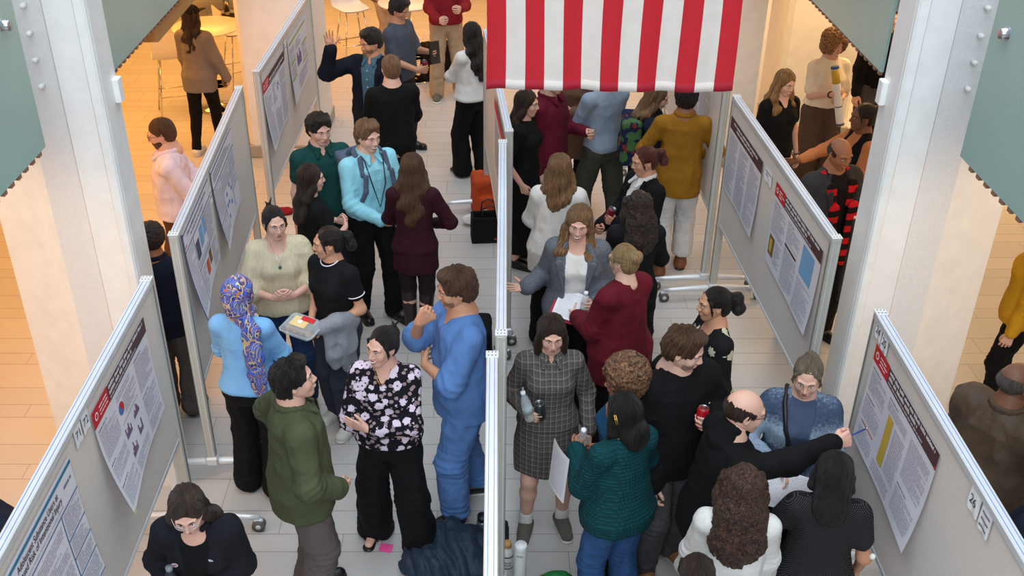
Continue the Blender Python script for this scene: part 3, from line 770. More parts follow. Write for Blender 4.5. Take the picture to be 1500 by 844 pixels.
    def garment(name, g, o, near_=1.0):
        q = Sdf(); hem = g.get('hem', .88); sl = {'long': 1.97, 'short': .55, 'elbow': .95, 'none': 0, 'three': 1.6}.get(g.get('sl', 'long'), g.get('sl', 1.97))
        torso(o, zlo=hem, loose=g.get('loose', .01), sd_=q)
        if g.get('neck') == 'turtle': q.cone(U((0, .012, 1.42)), U((0, -.005, 1.495)), .072, .064, k=.02)
        for sd in (1, -1):
            if sl: arm(q, sd, o + g.get('slo', .004), sl, g.get('flare', .003))
        if sl and sl < .2: pass
        n = g.get('neck', 'crew'); nr = .060 if f else .066
        if n == 'crew': q.cone(U((0, .014, 1.41)), U((0, .010, 1.462)), nr + .016, nr + .002, k=.02); q.cone(U((0, .006, 1.512)), U((0, .0, 1.62)), nr - .008, nr + .03, k=.006, neg=True); q.ell(U((0, -.055, 1.490)), (.050, .05, .040), neg=True, k=.01)
        elif n == 'v': q.ell(U((0, -.085, 1.45)), (.040, .07, .085), neg=True, k=.01); q.cone(U((0, .01, 1.50)), U((0, .01, 1.62)), nr, nr + .03, k=.006, neg=True)
        elif n == 'scoop': q.ell(U((0, -.085, 1.45)), (.095, .075, .085), A, neg=True, k=.012); q.cone(U((0, .01, 1.485)), U((0, .01, 1.62)), nr + .010, nr + .04, k=.006, neg=True)
        elif n == 'collar': q.cone(U((0, .0, 1.518)), U((0, .0, 1.62)), nr - .006, nr + .03, k=.006, neg=True); q.ell(U((0, -.09, 1.44)), (.020, .05, .05), neg=True, k=.008)
        if sl == 0:
            for sd in (1, -1): q.cone(J[sd]['S'] + V3(sd * .035, 0, .0), J[sd]['S'] + V3(sd * .12, 0, -.05), .068, .10, k=.01, neg=True)
        if g.get('open') is not None:
            w = g['open']; q.box((-w, -.40, -.85), (w, -.02, .72), A, c=U((0, 0, .95)), neg=True, k=.012)
            q.ell(U((0, -.09, 1.40)), (.07, .09, .14), A, neg=True, k=.02)
        V, Q = q.mesh(vx * near_, fold(g.get('wr', .009)))
        ob = link(name, np_mesh(name, V * s, Q, g['m']), root)
        return ob
    if top:
        ob = garment(top.get('name', 'shirt'), top, top.get('off', .012))
        if top.get('neck') == 'collar' or top.get('collar'):
            cm = top.get('cm', top['m']); q = Sdf()
            for i in range(14):
                a0, a1 = [R(-65 + 310 * (i + t) / 14) for t in (0, 1)]
                r0 = (.062 if f else .069) + top.get('off', .012) * .5
                pt = lambda a, e=0: U((r0 * math.cos(a), .008 + (r0 + .004) * math.sin(a) , 1.462 - .026 * (math.sin(a) < 0) * abs(math.sin(a)) + e))
                q.cone(pt(a0), pt(a1), .0135, .0135, k=.01); q.cone(pt(a0, .014), pt(a1, .014), .009, .009, k=.01)
            for x in (-1, 1): q.cone(U((x * .028, -.066, 1.450)), U((x * .052, -.108, 1.405)), .014, .010, k=.01); q.cone(U((x * .060, -.03, 1.450)), U((x * .052, -.108, 1.405)), .012, .010, k=.01)
            V, Q = q.mesh(.0055); link('collar', np_mesh('collar', V * s, Q, cm), ob)
        if top.get('trim'):
            m = MB(); pts = []
            for i in range(25):
                a = 2 * math.pi * i / 24; pts.append(tuple(U((.070 * math.cos(a), .006 + .072 * math.sin(a) - .008 * (math.sin(a) < 0), 1.462 - .030 * max(0, -math.sin(a)))) * s))
            m.tube(pts, .0045, top['trim'], 6, False)
            for sd in (1, -1):
                j = J[sd]; u = {'short': .55}.get(top.get('sl'), .3); c = j['S'] + (j['E'] - j['S']) * (u + .03); ax_ = unit(j['E'] - j['S']); e1 = unit(np.cross(ax_, V3(0, 1, .2))); e2 = np.cross(ax_, e1); rr = armr[0] + .020
                m.tube([tuple((c + (e1 * math.cos(a) + e2 * math.sin(a)) * rr) * s) for a in [i * math.pi / 8 for i in range(17)]], .004, top['trim'], 6, False)
            m.build('trim', ob)
        if top.get('buttons'):
            m = MB()
            for i in range(6):
                p = U((0, 0, 1.36 - i * .075)); b_ = np.interp(1.36 - i * .075, [r[0] for r in prof], [r[2] for r in prof]); p = U((0, -b_ - .026, 1.36 - i * .075)) * s
                m.tube([tuple(p), tuple(p + V3(0, -.004, 0))], .006, top['buttons'], 8)
            m.build('button', ob)
    if jacket:
        ob = garment(jacket.get('name', 'jacket'), jacket, jacket.get('off', .026))
        if jacket.get('lapel'):
            q = Sdf(); w = jacket.get('open', .04)
            for x in (-1, 1):
                z0 = 1.45; pts = [U((x * .066, .03, 1.465)), U((x * .078, -.050, 1.438)), U((x * (w + .040), -.146 * fat, 1.335)), U((x * (w + .006), -.170 * fat, 1.15))]
                q.chain(pts, [.014, .020, .030, .007], k=.008, fl=((0, 1, 0), .5))
            q.cone(U((-.05, .065, 1.46)), U((.05, .065, 1.46)), .014, .014, k=.02)
            V, Q = q.mesh(.0065); link('lapel', np_mesh('lapel', V * s, Q, jacket['m']), ob)
        if jacket.get('hood') or jacket.get('hicollar'):
            q = Sdf()
            if jacket.get('hood'): q.ell(U((0, .085, 1.435)), (.105, .062, .065), A, k=.03); q.cone(U((-.075, .02, 1.455)), U((-.045, -.075, 1.40)), .022, .014, k=.03); q.cone(U((.075, .02, 1.455)), U((.045, -.075, 1.40)), .022, .014, k=.03)
            else:
                for i in range(12):
                    a0, a1 = [R(-50 + 280 * (i + t) / 12) for t in (0, 1)]; q.cone(U((.076 * math.cos(a0), .01 + .074 * math.sin(a0), 1.462)), U((.076 * math.cos(a1), .01 + .074 * math.sin(a1), 1.462)), .013, .013, k=.01); q.cone(U((.080 * math.cos(a0), .01 + .078 * math.sin(a0), 1.480)), U((.080 * math.cos(a1), .01 + .078 * math.sin(a1), 1.480)), .010, .010, k=.01)
            V, Q = q.mesh(.007, fold(.008)); n_ = 'hood' if jacket.get('hood') else 'collar'; link(n_, np_mesh(n_, V * s, Q, jacket['m']), ob)
    if legs:
        q = Sdf(); fit = legs.get('fit', .012); wd = legs.get('w', .062); zt = legs.get('top', 1.03)
        P_ = [(z, a + .010, b + .010, y) for z, a, b, y in prof if .80 <= z <= zt]
        q.loft(P_, None, (0, 0, 0), k=.03)
        for sd in (1, -1):
            Hp, K, An, fa, Ft = LG[sd]; q.cone(Hp + V3(0, 0, -.01), K, .084 * fat + fit, max(.058 + fit, (wd + .06) / 1.75), k=.03); e = V3(An[0], An[1], legs.get('ank', .075))
            q.cone(K, e, max(.058 + fit, (wd + .06) / 1.75), wd, k=.02)
        q.plane((0, 0, -1), -legs.get('cut', .02))
        V, Q = q.mesh(vx * 1.1, fold(legs.get('wr', .012), (8, 8, 5)))
        ob = link('trousers', np_mesh('trousers', V * s, Q, legs['m']), root)
        if legs.get('belt'):
            m = MB(); a, b, y = (np.interp(.99, [r[0] for r in prof], [r[j] for r in prof]) for j in (1, 2, 3)); a += .014; b += .014
            vs_, fs_ = [], []
            for i in range(32):
                t = 2 * math.pi * i / 32; cx = math.copysign(abs(math.cos(t)) ** .87, math.cos(t)); sy = math.copysign(abs(math.sin(t)) ** .87, math.sin(t))
                for z in (.975, 1.010): vs_.append((a * cx * s, (y + b * sy) * s, z * s))
            for i in range(32): j = (i + 1) % 32; fs_.append((i * 2, j * 2, j * 2 + 1, i * 2 + 1))
            m.add(vs_, fs_, legs['belt'], True); m.box((0, (y - b - .003) * s, .9925 * s), (.045, .008, .036), M_SILVER); m.build('belt', ob)
    if skirt:
        q = Sdf(); zt = skirt.get('top', 1.05); zb = skirt['hem']; w = skirt.get('w', .19); d_ = skirt.get('d', .15)
        P_ = [(zb, w, d_, .01), (zb + (0.9 - zb) * .6, max(w * .97, .178), max(d_ * .97, .135), .012)] + [(z, a + .014, b + .014, y) for z, a, b, y in prof if .86 < z <= zt]
        P_.sort(); q.loft(P_, None, (0, 0, 0), k=.02)
        V, Q = q.mesh(vx, fold(skirt.get('wr', .010), (9, 9, 2.5))); link('skirt', np_mesh('skirt', V * s, Q, skirt['m']), root)
    if shoes:
        for sd in (1, -1):
            Hp, K, An, fa, Ft = LG[sd]; B = rot('z', fa); c = V3(Ft[0], Ft[1], 0); g = lambda x, y, z: c + B @ V3(x, y, z)
            fl = ((0, 0, 1), .8); q = Sdf(); kd = shoes.get('kind', 'shoe')
            sl_ = .93 if f else 1.05
            if kd == 'sandal':
                q.cone(g(0, .05, .012), g(0, -.15 * sl_, .012), .034, .040, k=.03, fl=((0, 0, 1), .35)); q.cone(g(-.04, -.09, .03), g(.04, -.09, .03), .013, .013, k=.01, fl=((0, 0, 1), .5)); q.plane((0, 0, -1), 0)
            else:
                q.cone(g(0, .045, .040), g(0, -.145 * sl_, .030), .043, .043 if kd != 'point' else .030, k=.03, fl=fl)
                q.cone(g(0, .03, .06), g(0, -.06, .052), .043, .036, k=.04)
                if kd == 'point': q.cone(g(0, -.12 * sl_, .02), g(0, -.19 * sl_, .014), .026, .010, k=.02)
                if kd in ('boot', 'tallboot'): q.cone(V3(An[0], An[1], .06), K + (An - K) * (.55 if kd == 'boot' else .02), .046, .050 if kd == 'boot' else .066, k=.03)
                if kd == 'flat': q.ell(g(0, -.02, .115), (.033, .06, .05), neg=True, k=.006)
                q.plane((0, 0, -1), -.012)
            V, Q = q.mesh(.007 * near if near < 1.4 else .01, fold(.003)); ob = link('shoe' if kd not in ('boot', 'tallboot', 'sandal') else {'boot': 'boot', 'tallboot': 'boot', 'sandal': 'sandal'}[kd], np_mesh('shoe', V * s, Q, shoes['m']), root)
            if kd not in ('sandal', 'flat', 'point') :
                q = Sdf(); q.cone(g(0, .045, .012), g(0, -.148 * sl_, .012), .045, .045, k=.02, fl=((0, 0, 1), .6)); q.plane((0, 0, 1), .026 if shoes.get('sole') else .016); q.plane((0, 0, -1), 0)
                V, Q = q.mesh(.007); link('sole', np_mesh('sole', V * s, Q, shoes.get('sole', M_GLASS)), ob)
            if shoes.get('sock'):
                q = Sdf(); q.cone(V3(An[0], An[1], .07), K + (An - K) * .80, .046, .047, k=.01); V, Q = q.mesh(.008); link('sock', np_mesh('sock', V * s, Q, shoes['sock']), ob)
            if shoes.get('swoosh'):
                m = MB(); pr = [(-.055, .030), (-.030, .018), (.0, .024), (.055, .052), (.0, .034), (-.028, .032), (-.040, .040)]
                for x in (-1, 1):
                    vs_ = [tuple(g(x * (.0445 if -.08 < -y_ - .06 else .046), -y_ * -1 * 1.0 - .055, z_) * s) for y_, z_ in [(p[0], p[1]) for p in pr]]
                    vs2 = [tuple(g(x * .049, p[0] * -1 - .055, p[1] + .012) * s) for p in pr]
                    m.add(vs2, [tuple(range(len(pr)))], shoes['swoosh'])
                m.build('swoosh', ob)
    bpy.context.view_layer.update()
    W4 = Matrix.Translation((root_xy[0], root_xy[1], 0)) @ Matrix.Rotation(R(yaw), 4, 'Z')
    info = dict(root=root, s=s, U=U, J=J, W4=W4, A=A, LG=LG, HT=HT, prof=prof, hx=hx)
    def wp(p): return W4 @ Vector(tuple(V3(p) * s))
    def grip(sd, dx=.075, dn=.040):
        j = J[sd]; p = j['W'] + j['d'] * dx - j['b'] * dn; q = W4.to_3x3()
        return wp(p), (q @ Vector(tuple(j['t']))).normalized(), (q @ Vector(tuple(j['d']))).normalized(), (q @ Vector(tuple(-j['b']))).normalized()
    info['wp'] = wp; info['grip'] = grip
    if key: PEOPLE[key] = info
    return info
# ------------------------------------------------------------------ the building
def floor_mat():
    m = bpy.data.materials.new('floor_tile'); nb = NB(m); nb.b.inputs['Roughness'].default_value = .38
    nb.b.inputs['Specular IOR Level'].default_value = .4
    x = nb.xyz(); PER = .686; y = nb.m('SUBTRACT', x[1], 4.825 - 10 * PER)
    q = nb.m('DIVIDE', y, PER); n = nb.m('FLOOR', q); f = nb.m('MULTIPLY', nb.m('SUBTRACT', q, n), PER)     # rows .155, .215, .316
    g1 = nb.m('GREATER_THAN', f, .156); g2 = nb.m('GREATER_THAN', f, .372)
    row = nb.m('ADD', nb.m('MULTIPLY', n, 3), nb.m('ADD', g1, g2))
    def near(e): return nb.m('LESS_THAN', nb.m('ABSOLUTE', nb.m('SUBTRACT', f, e)), .0026)
    hj = nb.m('MAXIMUM', nb.m('MAXIMUM', near(0), near(.156)), nb.m('MAXIMUM', near(.372), near(PER)))
    off = nb.m('FRACT', nb.m('MULTIPLY', row, .4137)); u = nb.m('ADD', nb.m('DIVIDE', x[0], 1.02), off)
    uf = nb.m('FRACT', u); vj = nb.m('LESS_THAN', nb.m('ABSOLUTE', nb.m('SUBTRACT', uf, .5)), .0022)
    j = nb.m('MAXIMUM', hj, vj)
    cid = nb.vec(row, nb.m('FLOOR', nb.m('SUBTRACT', u, .5)), 0)
    w = nb.node('ShaderNodeTexWhiteNoise', noise_dimensions='3D'); nb.set(w.inputs[0], cid)
    grain = nb.noise(nb.scale(nb.coord(), (1, 14, 1)), 7, 4, .6)
    a = nb.mix(w.outputs[0], lin((192, 190, 187)), lin((201, 199, 196))); a = nb.mix(nb.m('MULTIPLY', grain, .28), a, lin((150, 146, 140)))
    nb.base(nb.mix(nb.m('MULTIPLY', j, .8), a, lin((118, 112, 106)))); nb.bump(nb.m('SUBTRACT', nb.m('MULTIPLY', grain, .15), j), .25, .003)
    return m
M_FLOOR = floor_mat()
M_WHITE = mat('white_paint', (242, 241, 238), .5); M_STUCCO = mat('stucco', (222, 220, 218), .8, 'stucco', c2=(236, 234, 232))
M_CEIL = mat('ceiling_white', (225, 220, 212), .8); M_STONE = mat('grey_stone_base', (170, 166, 158), .6)
M_WOOD = mat('fascia_wood', (186, 130, 70), .5); M_CLIP = mat('clip_brown', (150, 108, 84), .5)
def glass_mat():
    m = bpy.data.materials.new('frosted_green_glass'); nb = NB(m); b = nb.b
    f = nb.noise(nb.coord(), 1.3, 3, .6); nb.base(nb.mix(f, lin((154, 188, 180)), lin((184, 210, 202))))
    b.inputs['Roughness'].default_value = .22; b.inputs['Transmission Weight'].default_value = .12; b.inputs['Specular IOR Level'].default_value = .5
    return m
M_FROST = glass_mat(); M_GLEDGE = mat('glass_edge', (70, 110, 100), .2)

def st(o, kind='structure'): o['kind'] = kind; return o
st(MB().add([(-9, -4, 0), (9, -4, 0), (9, 20, 0), (-9, 20, 0)], [(0, 1, 2, 3)], M_FLOOR).build('floor'))
st(MB().box((-9.05, 8, 3), (.1, 24, 6), M_WHITE).build('wall_left')); st(MB().box((9.05, 8, 3), (.1, 24, 6), M_WHITE).build('wall_right'))
st(MB().box((0, 20.05, 3), (18, .1, 6), M_WHITE).build('wall_back'))
m = MB()
for sx in (-1, 1): m.add([(sx * x, y, z) for z in (2.99, 3.25) for x, y in ((3.35, -4), (9, -4), (9, 20), (2.45, 20), (2.45, 6.4), (3.35, 6.4))], [(0, 1, 2, 3, 4, 5), (6, 7, 8, 9, 10, 11)] + [(i, (i + 1) % 6, 6 + (i + 1) % 6, 6 + i) for i in range(6)], M_CEIL)
m.box((0, 17.0, 3.12), (4.89, 6.0, .26), M_CEIL)
st(m.build('ceiling'))
# mezzanine edge beams and balustrades
def mezz(sx, x0, ends):
    b = MB(); b.box((sx * (x0 + .09), 13.27, 2.66 if sx < 0 else 2.83), (.15, 12.45, .14), M_WOOD); st(b.build('trim_1' if sx < 0 else 'trim_2'))
    for y0, y1 in ends:
        L = y1 - y0; g = MB(); z0 = 2.73
        g.box((sx * x0, (y0 + y1) / 2, z0 + .72), (.022, L, 1.44), M_FROST, bev=.003)
        o = g.build('glass_balustrade_panel')
        side = 'left' if sx < 0 else 'right'
        tag(o, 'frosted green glass balustrade panel on the %s, %s the white column' % (side, 'in front of' if y0 < 4 else 'beyond'), 'balustrade', None)
        c = MB(); n = int(L / .088)
        for i in range(n):
            y = y0 + .04 + i * .088; c.box((sx * (x0 + .004), y, z0 - .012), (.024, .036, .026), M_CLIP, bev=.004)
        q = c.build('clip_strip', o); q['kind'] = 'stuff'
        j = MB()
        for k in range(1, int(L / 2.4) + 1): j.box((sx * (x0 - .002), y0 + k * 2.4 if y0 > 4 else y1 - k * 2.4, z0 + .72), (.026, .006, 1.43), M_GLEDGE)
        if j.v: j.build('joint', o)
        r = MB(); r.tube([(sx * x0, y0, z0 + 1.47), (sx * x0, y1, z0 + 1.47)], .025, M_SILVER); r.build('handrail', o)
        if y0 < 4:
            for z in (3.40, 4.02):
                f = MB(); M = Matrix.Translation((sx * (x0 - .012), y1 - .155, z)) @ Matrix.Rotation(R(-90) * sx, 4, 'Y')
                f.lathe([(.0, .036), (.022, .036), (.026, .030), (.026, 0), (.031, 0), (.031, -.006)], M_SILVER, M=M); f.build('bolt', o)
mezz(-1, 2.25, ((-1.0, 4.92), (6.07, 19.5)))
mezz(1, 2.36, ((-1.0, 4.80), (6.03, 19.5)))

def column(sx, xi, y0, label, ztop=6.4):
    """white steel-faced column: inner flange, groove, stuccoed web, angled outer face"""
    root = empty('column', (0, 0, 0)); tag(root, label, 'column'); H = ztop
    def prism(name, pts, m, bev=True):
        b = MB(); n = len(pts); P = [(sx * (xi + p[0]), y0 + p[1]) for p in pts]
        if sx < 0: P = P[::-1]
        b.add([(x, y, 0) for x, y in P] + [(x, y, H) for x, y in P], [tuple(range(n))[::-1], tuple(range(n, 2 * n))] + [(i, (i + 1) % n, n + (i + 1) % n, n + i) for i in range(n)], m)
        return b.build(name, root)
    prism('flange', [(0, .02), (.02, 0), (.06, 0), (.075, .02), (.235, .02), (.235, .24), (.0, .24)], M_WHITE)
    prism('flange_rib', [(.0, .0), (.066, .0), (.066, -.010), (.056, -.024), (.012, -.024), (.0, -.010)], M_WHITE)
    prism('web', [(.25, .045), (.45, .045), (.45, .60), (.28, .60), (.10, .25), (.25, .245)], M_STUCCO)
    prism('groove', [(.230, .055), (.256, .055), (.256, .2), (.230, .2)], M_WHITE)
    prism('outer_face', [(.445, .055), (.90, .30), (.90, .9), (.42, .9), (.30, .605), (.445, .605)], M_WHITE)
    return root
cl = column(-1, 2.09, 5.42, 'big white column on the left behind the board numbered 71 and 72')
cr = column(1, 2.22, 5.38, 'big white column on the right behind the board numbered 24 and 25')
for sx, cx, cy, root in ((-1, 2.09, 5.42, cl), (1, 2.22, 5.38, cr)):
    for z in (2.86, 3.007, 3.152, 3.30, 3.447, 3.594):                     # domed studs on the web
        b = MB(); M = Matrix.Translation((sx * (cx + (.335 if sx < 0 else .377)), cy + .045, z)) @ Matrix.Rotation(R(90), 4, 'X')
        b.lathe([(.014, 0), (.014, .034), (.012, .041), (.007, .045), (0, .046)], M_WHITE, M=M); b.build('stud', root)
    b = MB(); b.box((sx * (cx - .018), cy + .19, 2.78), (.036, .07, .14), M_WHITE, bev=.005); b.build('junction_box', root)
def plain_column(x0, x1, y0, y1, label):
    root = empty('column', (0, 0, 0)); tag(root, label, 'column')
    b = MB(); b.box(((x0 + x1) / 2, (y0 + y1) / 2, 3.2), (x1 - x0, y1 - y0, 6.4), M_WHITE, bev=.05); b.build('shaft', root)
    b = MB(); b.box(((x0 + x1) / 2, (y0 + y1) / 2, .075), (x1 - x0 + .03, y1 - y0 + .03, .15), M_STONE, bev=.01); b.build('base', root)
plain_column(-2.68, -1.90, 10.95, 12.2, 'far white column on the left, partly hidden by the furthest left board')
plain_column(2.05, 2.93, 10.7, 12.0, 'far white column on the right, beyond the striped flag')
plain_column(3.35, 4.22, 11.5, 12.6, 'white pier behind the curly haired woman holding a tube')

# ------------------------------------------------------------------ poster boards
M_ALU = mat('aluminium', (228, 231, 234), .35, metal=.30); M_ALUD = mat('aluminium_shaded', (198, 196, 188), .45, metal=.2); M_LINE = mat('blue_line', (96, 140, 196), .5); M_BOARD = mat('grey_fabric_board', (230, 221, 213), .95, 'board', c2=(214, 205, 197))  # M_ALUD: same aluminium for the posts, with their beige shade put into the colour
M_BLK = mat('black_plastic', (24, 24, 26), .45); M_WHEEL = mat('caster_grey', (96, 94, 94), .5); M_CAP = mat('cap_white', (222, 222, 220), .4)
BT = 1.89
def board(ax, ay, bx, by, label, zb=.76, feet=(.42, .42)):
    """a wheeled poster board from its near end a to its far end b"""
    L = math.hypot(bx - ax, by - ay); rz = math.atan2(by - ay, bx - ax)
    root = empty('poster_board', ((ax + bx) / 2, (ay + by) / 2, 0), rz); tag(root, label, 'poster board', 'wheeled poster boards in rows')
    h = L / 2
    MB().box((0, 0, (zb + BT) / 2 - .01), (L - .10, .034, BT - zb - .06), M_BOARD).build('panel', root)
    r = MB(); r.box((0, 0, BT - .020), (L - .02, .056, .040), M_ALU, bev=.005)
    for y in (-.012, .012): r.box((0, y, BT + .0005), (L - .05, .003, .002), M_LINE)
    r.build('top_rail', root)
    r = MB(); r.box((0, 0, zb), (L - .10, .040, .035), M_ALU, bev=.005); r.build('bottom_rail', root)
    for sx in (-1, 1):
        x = sx * (h - .028); p = MB(); p.box((x, 0, (BT + .12) / 2), (.052, .060, BT - .13), M_ALUD, bev=.007)
        for y in (-.016, .016): p.box((x + sx * .027, y, (BT + .12) / 2), (.003, .004, BT - .20), M_ALU)
        for y in (-.0305, .0305): p.box((x, y, (BT + .12) / 2), (.006, .003, BT - .20), M_WHEEL)
        po = p.build('post', root)
        c = MB(); c.box((x, 0, BT + .002), (.056, .064, .012), M_CAP, bev=.003)
        for u in (-.014, .014):
            for v in (-.018, .0, .018): c.tube([(x + u, v, BT + .006), (x + u, v, BT + .0095)], .0035, M_BLK, 8)
        c.build('end_cap', po)
        fl_ = feet[0] if sx < 0 else feet[1]; f = MB(); pts = [(x, y, .105 + .02 * math.cos(y / fl_ * 1.35)) for y in [-fl_ - .01 + i * (fl_ + .01) / 5 for i in range(11)]]
        f.tube(pts, [.016, .020, .023, .026, .028, .029, .028, .026, .023, .020, .016], M_ALU, 10); f.box((x, 0, .14), (.08, .09, .07), M_ALU, bev=.012)
        fo = f.build('foot', root)
        for sy in (-1, 1):
            w = MB(); y = sy * fl_
            for q in (-.017, .017): w.tube([(x + q - .009, y, .043), (x + q + .009, y, .043)], .043, M_WHEEL, 18); w.tube([(x + q - .011, y, .043), (x + q + .011, y, .043)], .018, M_CAP, 12)
            w.box((x, y, .082), (.028, .06, .030), M_ALU, bev=.008); w.build('caster', fo)
    return root
board(-1.90, 2.57, -1.90, 5.05, 'near left poster board holding posters under numbers 71 and 72')
board(-1.885, 5.53, -2.01, 8.10, 'second board on the left with two navy outlined posters')
board(-1.94, 8.44, -1.87, 10.9, 'furthest board on the left with red and lime accented posters')
board(2.08, 2.22, 2.08, 4.70, 'near right poster board marked 24, 25 and 26')
board(2.086, 5.49, 1.970, 7.90, 'second board on the right with two brown headed posters')
board(1.93, 8.03, 1.90, 10.5, 'furthest right board behind the mustard shirt and below the flag')
board(.004, 1.83, .024, 4.31, 'nearest centre board seen edge-on with salmon sheet on its right face', feet=(.04, .04))
board(.07, 4.45, .11, 6.99, 'middle centre board seen edge-on behind the scrubs', feet=(.04, .04))
board(.16, 7.14, -.01, 9.62, 'far centre board seen edge-on under the flag', feet=(.04, .42))

# ------------------------------------------------------------------ posters
M_PAPER = mat('poster_paper', (226, 224, 232), .6); M_INK = mat('ink_grey', (126, 122, 134), .7); M_INKL = mat('ink_light', (182, 178, 190), .7); M_INKD = mat('ink_dark', (40, 38, 44), .7); M_MAROON = mat('poster_maroon', (84, 52, 54), .6)
M_RED = mat('poster_red', (206, 34, 40), .6); M_NAVY = mat('poster_navy', (38, 56, 128), .6); M_TEAL = mat('poster_teal', (44, 122, 158), .6); M_TEALD = mat('poster_blue', (44, 96, 150), .6); M_SKY = mat('poster_sky', (122, 170, 214), .6)
M_PURP = mat('poster_purple', (112, 70, 140), .6); M_PLUM = mat('poster_plum', (124, 56, 96), .6); M_LIME = mat('poster_lime', (150, 184, 66), .6); M_YEL = mat('poster_yellow', (214, 178, 60), .6); M_ORG = mat('poster_orange', (206, 92, 52), .6); M_BRN = mat('poster_brown', (128, 92, 58), .6); M_DGR = mat('poster_slate', (70, 78, 104), .6); M_WT = mat('poster_white', (240, 240, 244), .6); M_BLUE = mat('poster_midblue', (74, 116, 196), .6)
M_TAPE = mat('tape', (226, 220, 150), .4)
rng = random.Random(5)
class Poster:
    """sheet on a board face: u along the reading direction 0..1, v up 0..1"""
    def __init__(s, o, du, W, Hh, curl=(0, 0), nrm=(1, 0)):
        s.o = Vector(o); s.du = Vector((du[0], du[1], 0)).normalized(); s.W = W; s.H = Hh; s.n = Vector((nrm[0], nrm[1], 0)).normalized(); s.curl = curl; s.m = MB()
    def P(s, u, v, l):
        w0 = max(0, min(1, 1 - v)); cu = s.curl[0] * max(0, 1 - u) ** 1.5 + s.curl[1] * max(0, u) ** 1.5
        d = .009 + cu * w0 ** 2.2 + .002 * math.sin(u * 9 + v * 5) * w0 + l * .0011
        return s.o + s.du * (u * s.W) + Vector((0, 0, v * s.H)) + s.n * d
    def rect(s, u0, v0, u1, v1, m, l=1, nx=None, ny=None):
        nx = nx or max(1, int((u1 - u0) * 14)); ny = ny or max(1, int((v1 - v0) * 14))
        vs = [s.P(u0 + (u1 - u0) * i / nx, v0 + (v1 - v0) * j / ny, l) for j in range(ny + 1) for i in range(nx + 1)]
        s.m.add(vs, [(j * (nx + 1) + i, j * (nx + 1) + i + 1, (j + 1) * (nx + 1) + i + 1, (j + 1) * (nx + 1) + i) for j in range(ny) for i in range(nx)], m, True)
    def frame(s, u0, v0, u1, v1, m, w=.006):
        a = w * s.H / s.W
        for r in ((u0, v0, u1, v0 + w), (u0, v1 - w, u1, v1), (u0, v0, u0 + a, v1), (u1 - a, v0, u1, v1)): s.rect(*r, m, 1.5)
    def words(s, u0, v0, u1, v1, n, m=None, fill=.52):
        dv = (v1 - v0) / n
        for i in range(n):
            v = v1 - dv * (i + .8); u = u0; end = u1 if rng.random() > .25 else u0 + (u1 - u0) * rng.uniform(.4, .9)
            while u < end - .012:
                L = rng.uniform(.02, .07); e = min(u + L, end)
                s.rect(u, v, e, v + dv * fill, m or M_INKL, 1.6, 1, 1); u = e + .007
    def caps(s, u0, u1, v, h, m):
        u = u0
        while u < u1:
            e = min(u + rng.uniform(.04, .11), u1)
            while u < e: s.rect(u, v, u + .0075, v + h * rng.uniform(.62, 1), m, 1.7, 1, 1); u += .0105
            u += .012
    def text(s, t, u, v, h, m, l=2.2, bold=.012, shear=0, wmax=None):
        vs, fs = text_geo(t, h, bold, shear)
        if not vs: return
        w = max(p[0] for p in vs); k = min(1, (wmax or 9) * s.W / max(w, 1e-6))
        s.m.add([s.P(u + p[0] * k / s.W, v + p[1] / s.H, l) for p in vs], fs, m)
    def disc(s, u, v, r, m, a0=0, a1=360, l=2):
        pts = [s.P(u, v, l)] + [s.P(u + r * math.cos(R(a0 + (a1 - a0) * i / 16)) / s.W, v + r * math.sin(R(a0 + (a1 - a0) * i / 16)) / s.H, l) for i in range(17)]
        s.m.add(pts, [(0, i + 1, i + 2) for i in range(16)], m)
    def bars(s, u0, v0, n, w, hs, m):
        for i in range(n): s.rect(u0 + i * w * 1.5, v0, u0 + i * w * 1.5 + w, v0 + hs[i % len(hs)], m[i % len(m)], 2, 1, 1)
    def sheet(s, m=None):
        s.rect(0, 0, 1, 1, m or M_PAPER, 0, 20, 14)
        f = len(s.m.f); nx = 20; base = 0
        s.m.add([s.P(i / 20, j / 14, -.9) for j in range(15) for i in range(21)], [(j * 21 + i, (j + 1) * 21 + i, (j + 1) * 21 + i + 1, j * 21 + i + 1) for j in range(14) for i in range(20)], m or M_PAPER, True)
    def done(s, name, label, cat, group=None): o = s.m.build(name); tag(o, label, cat, group); return o
def header(p, words_, red=.28, v0=.84):
    p.rect(.0, v0, red, 1, M_RED, 1); p.rect(red, v0, 1, .992, M_MAROON, 1)
    p.disc(red * .22, (v0 + 1) / 2, .022, M_WT, l=2); p.disc(red * .22, (v0 + 1) / 2, .013, M_RED, l=2.6); p.words(red * .42, v0 + .03, red * .92, .97, 3, M_WT, .35)
    for i in range(words_): p.caps(red + .02, .95 if i == 0 else .7, v0 + .055 + (words_ - 1 - i) * .05, .036, M_WT)
    p.words(red + .02, v0 + .012, .80, v0 + .04, 1, M_INKL, .6)
def near_text(p, u0, v0, u1, v1, n, head=None):
    if head: p.words(u0, v1 - .024, u0 + min(.14, (u1 - u0) * .6), v1, 1, M_INK, .5); v1 -= .035
    p.words(u0, v0, u1, v1, n)
XL = -1.90 + .017; XL2 = lambda y: -1.885 - (y - 5.53) * .0486 + .017; XR = 2.08 - .017; XR2 = lambda y: 2.086 - (y - 5.49) * .0484 - .017
XL3 = lambda y: -1.94 + (y - 8.44) * .0285 + .017
LN = (1, 0); RN = (-1, 0)
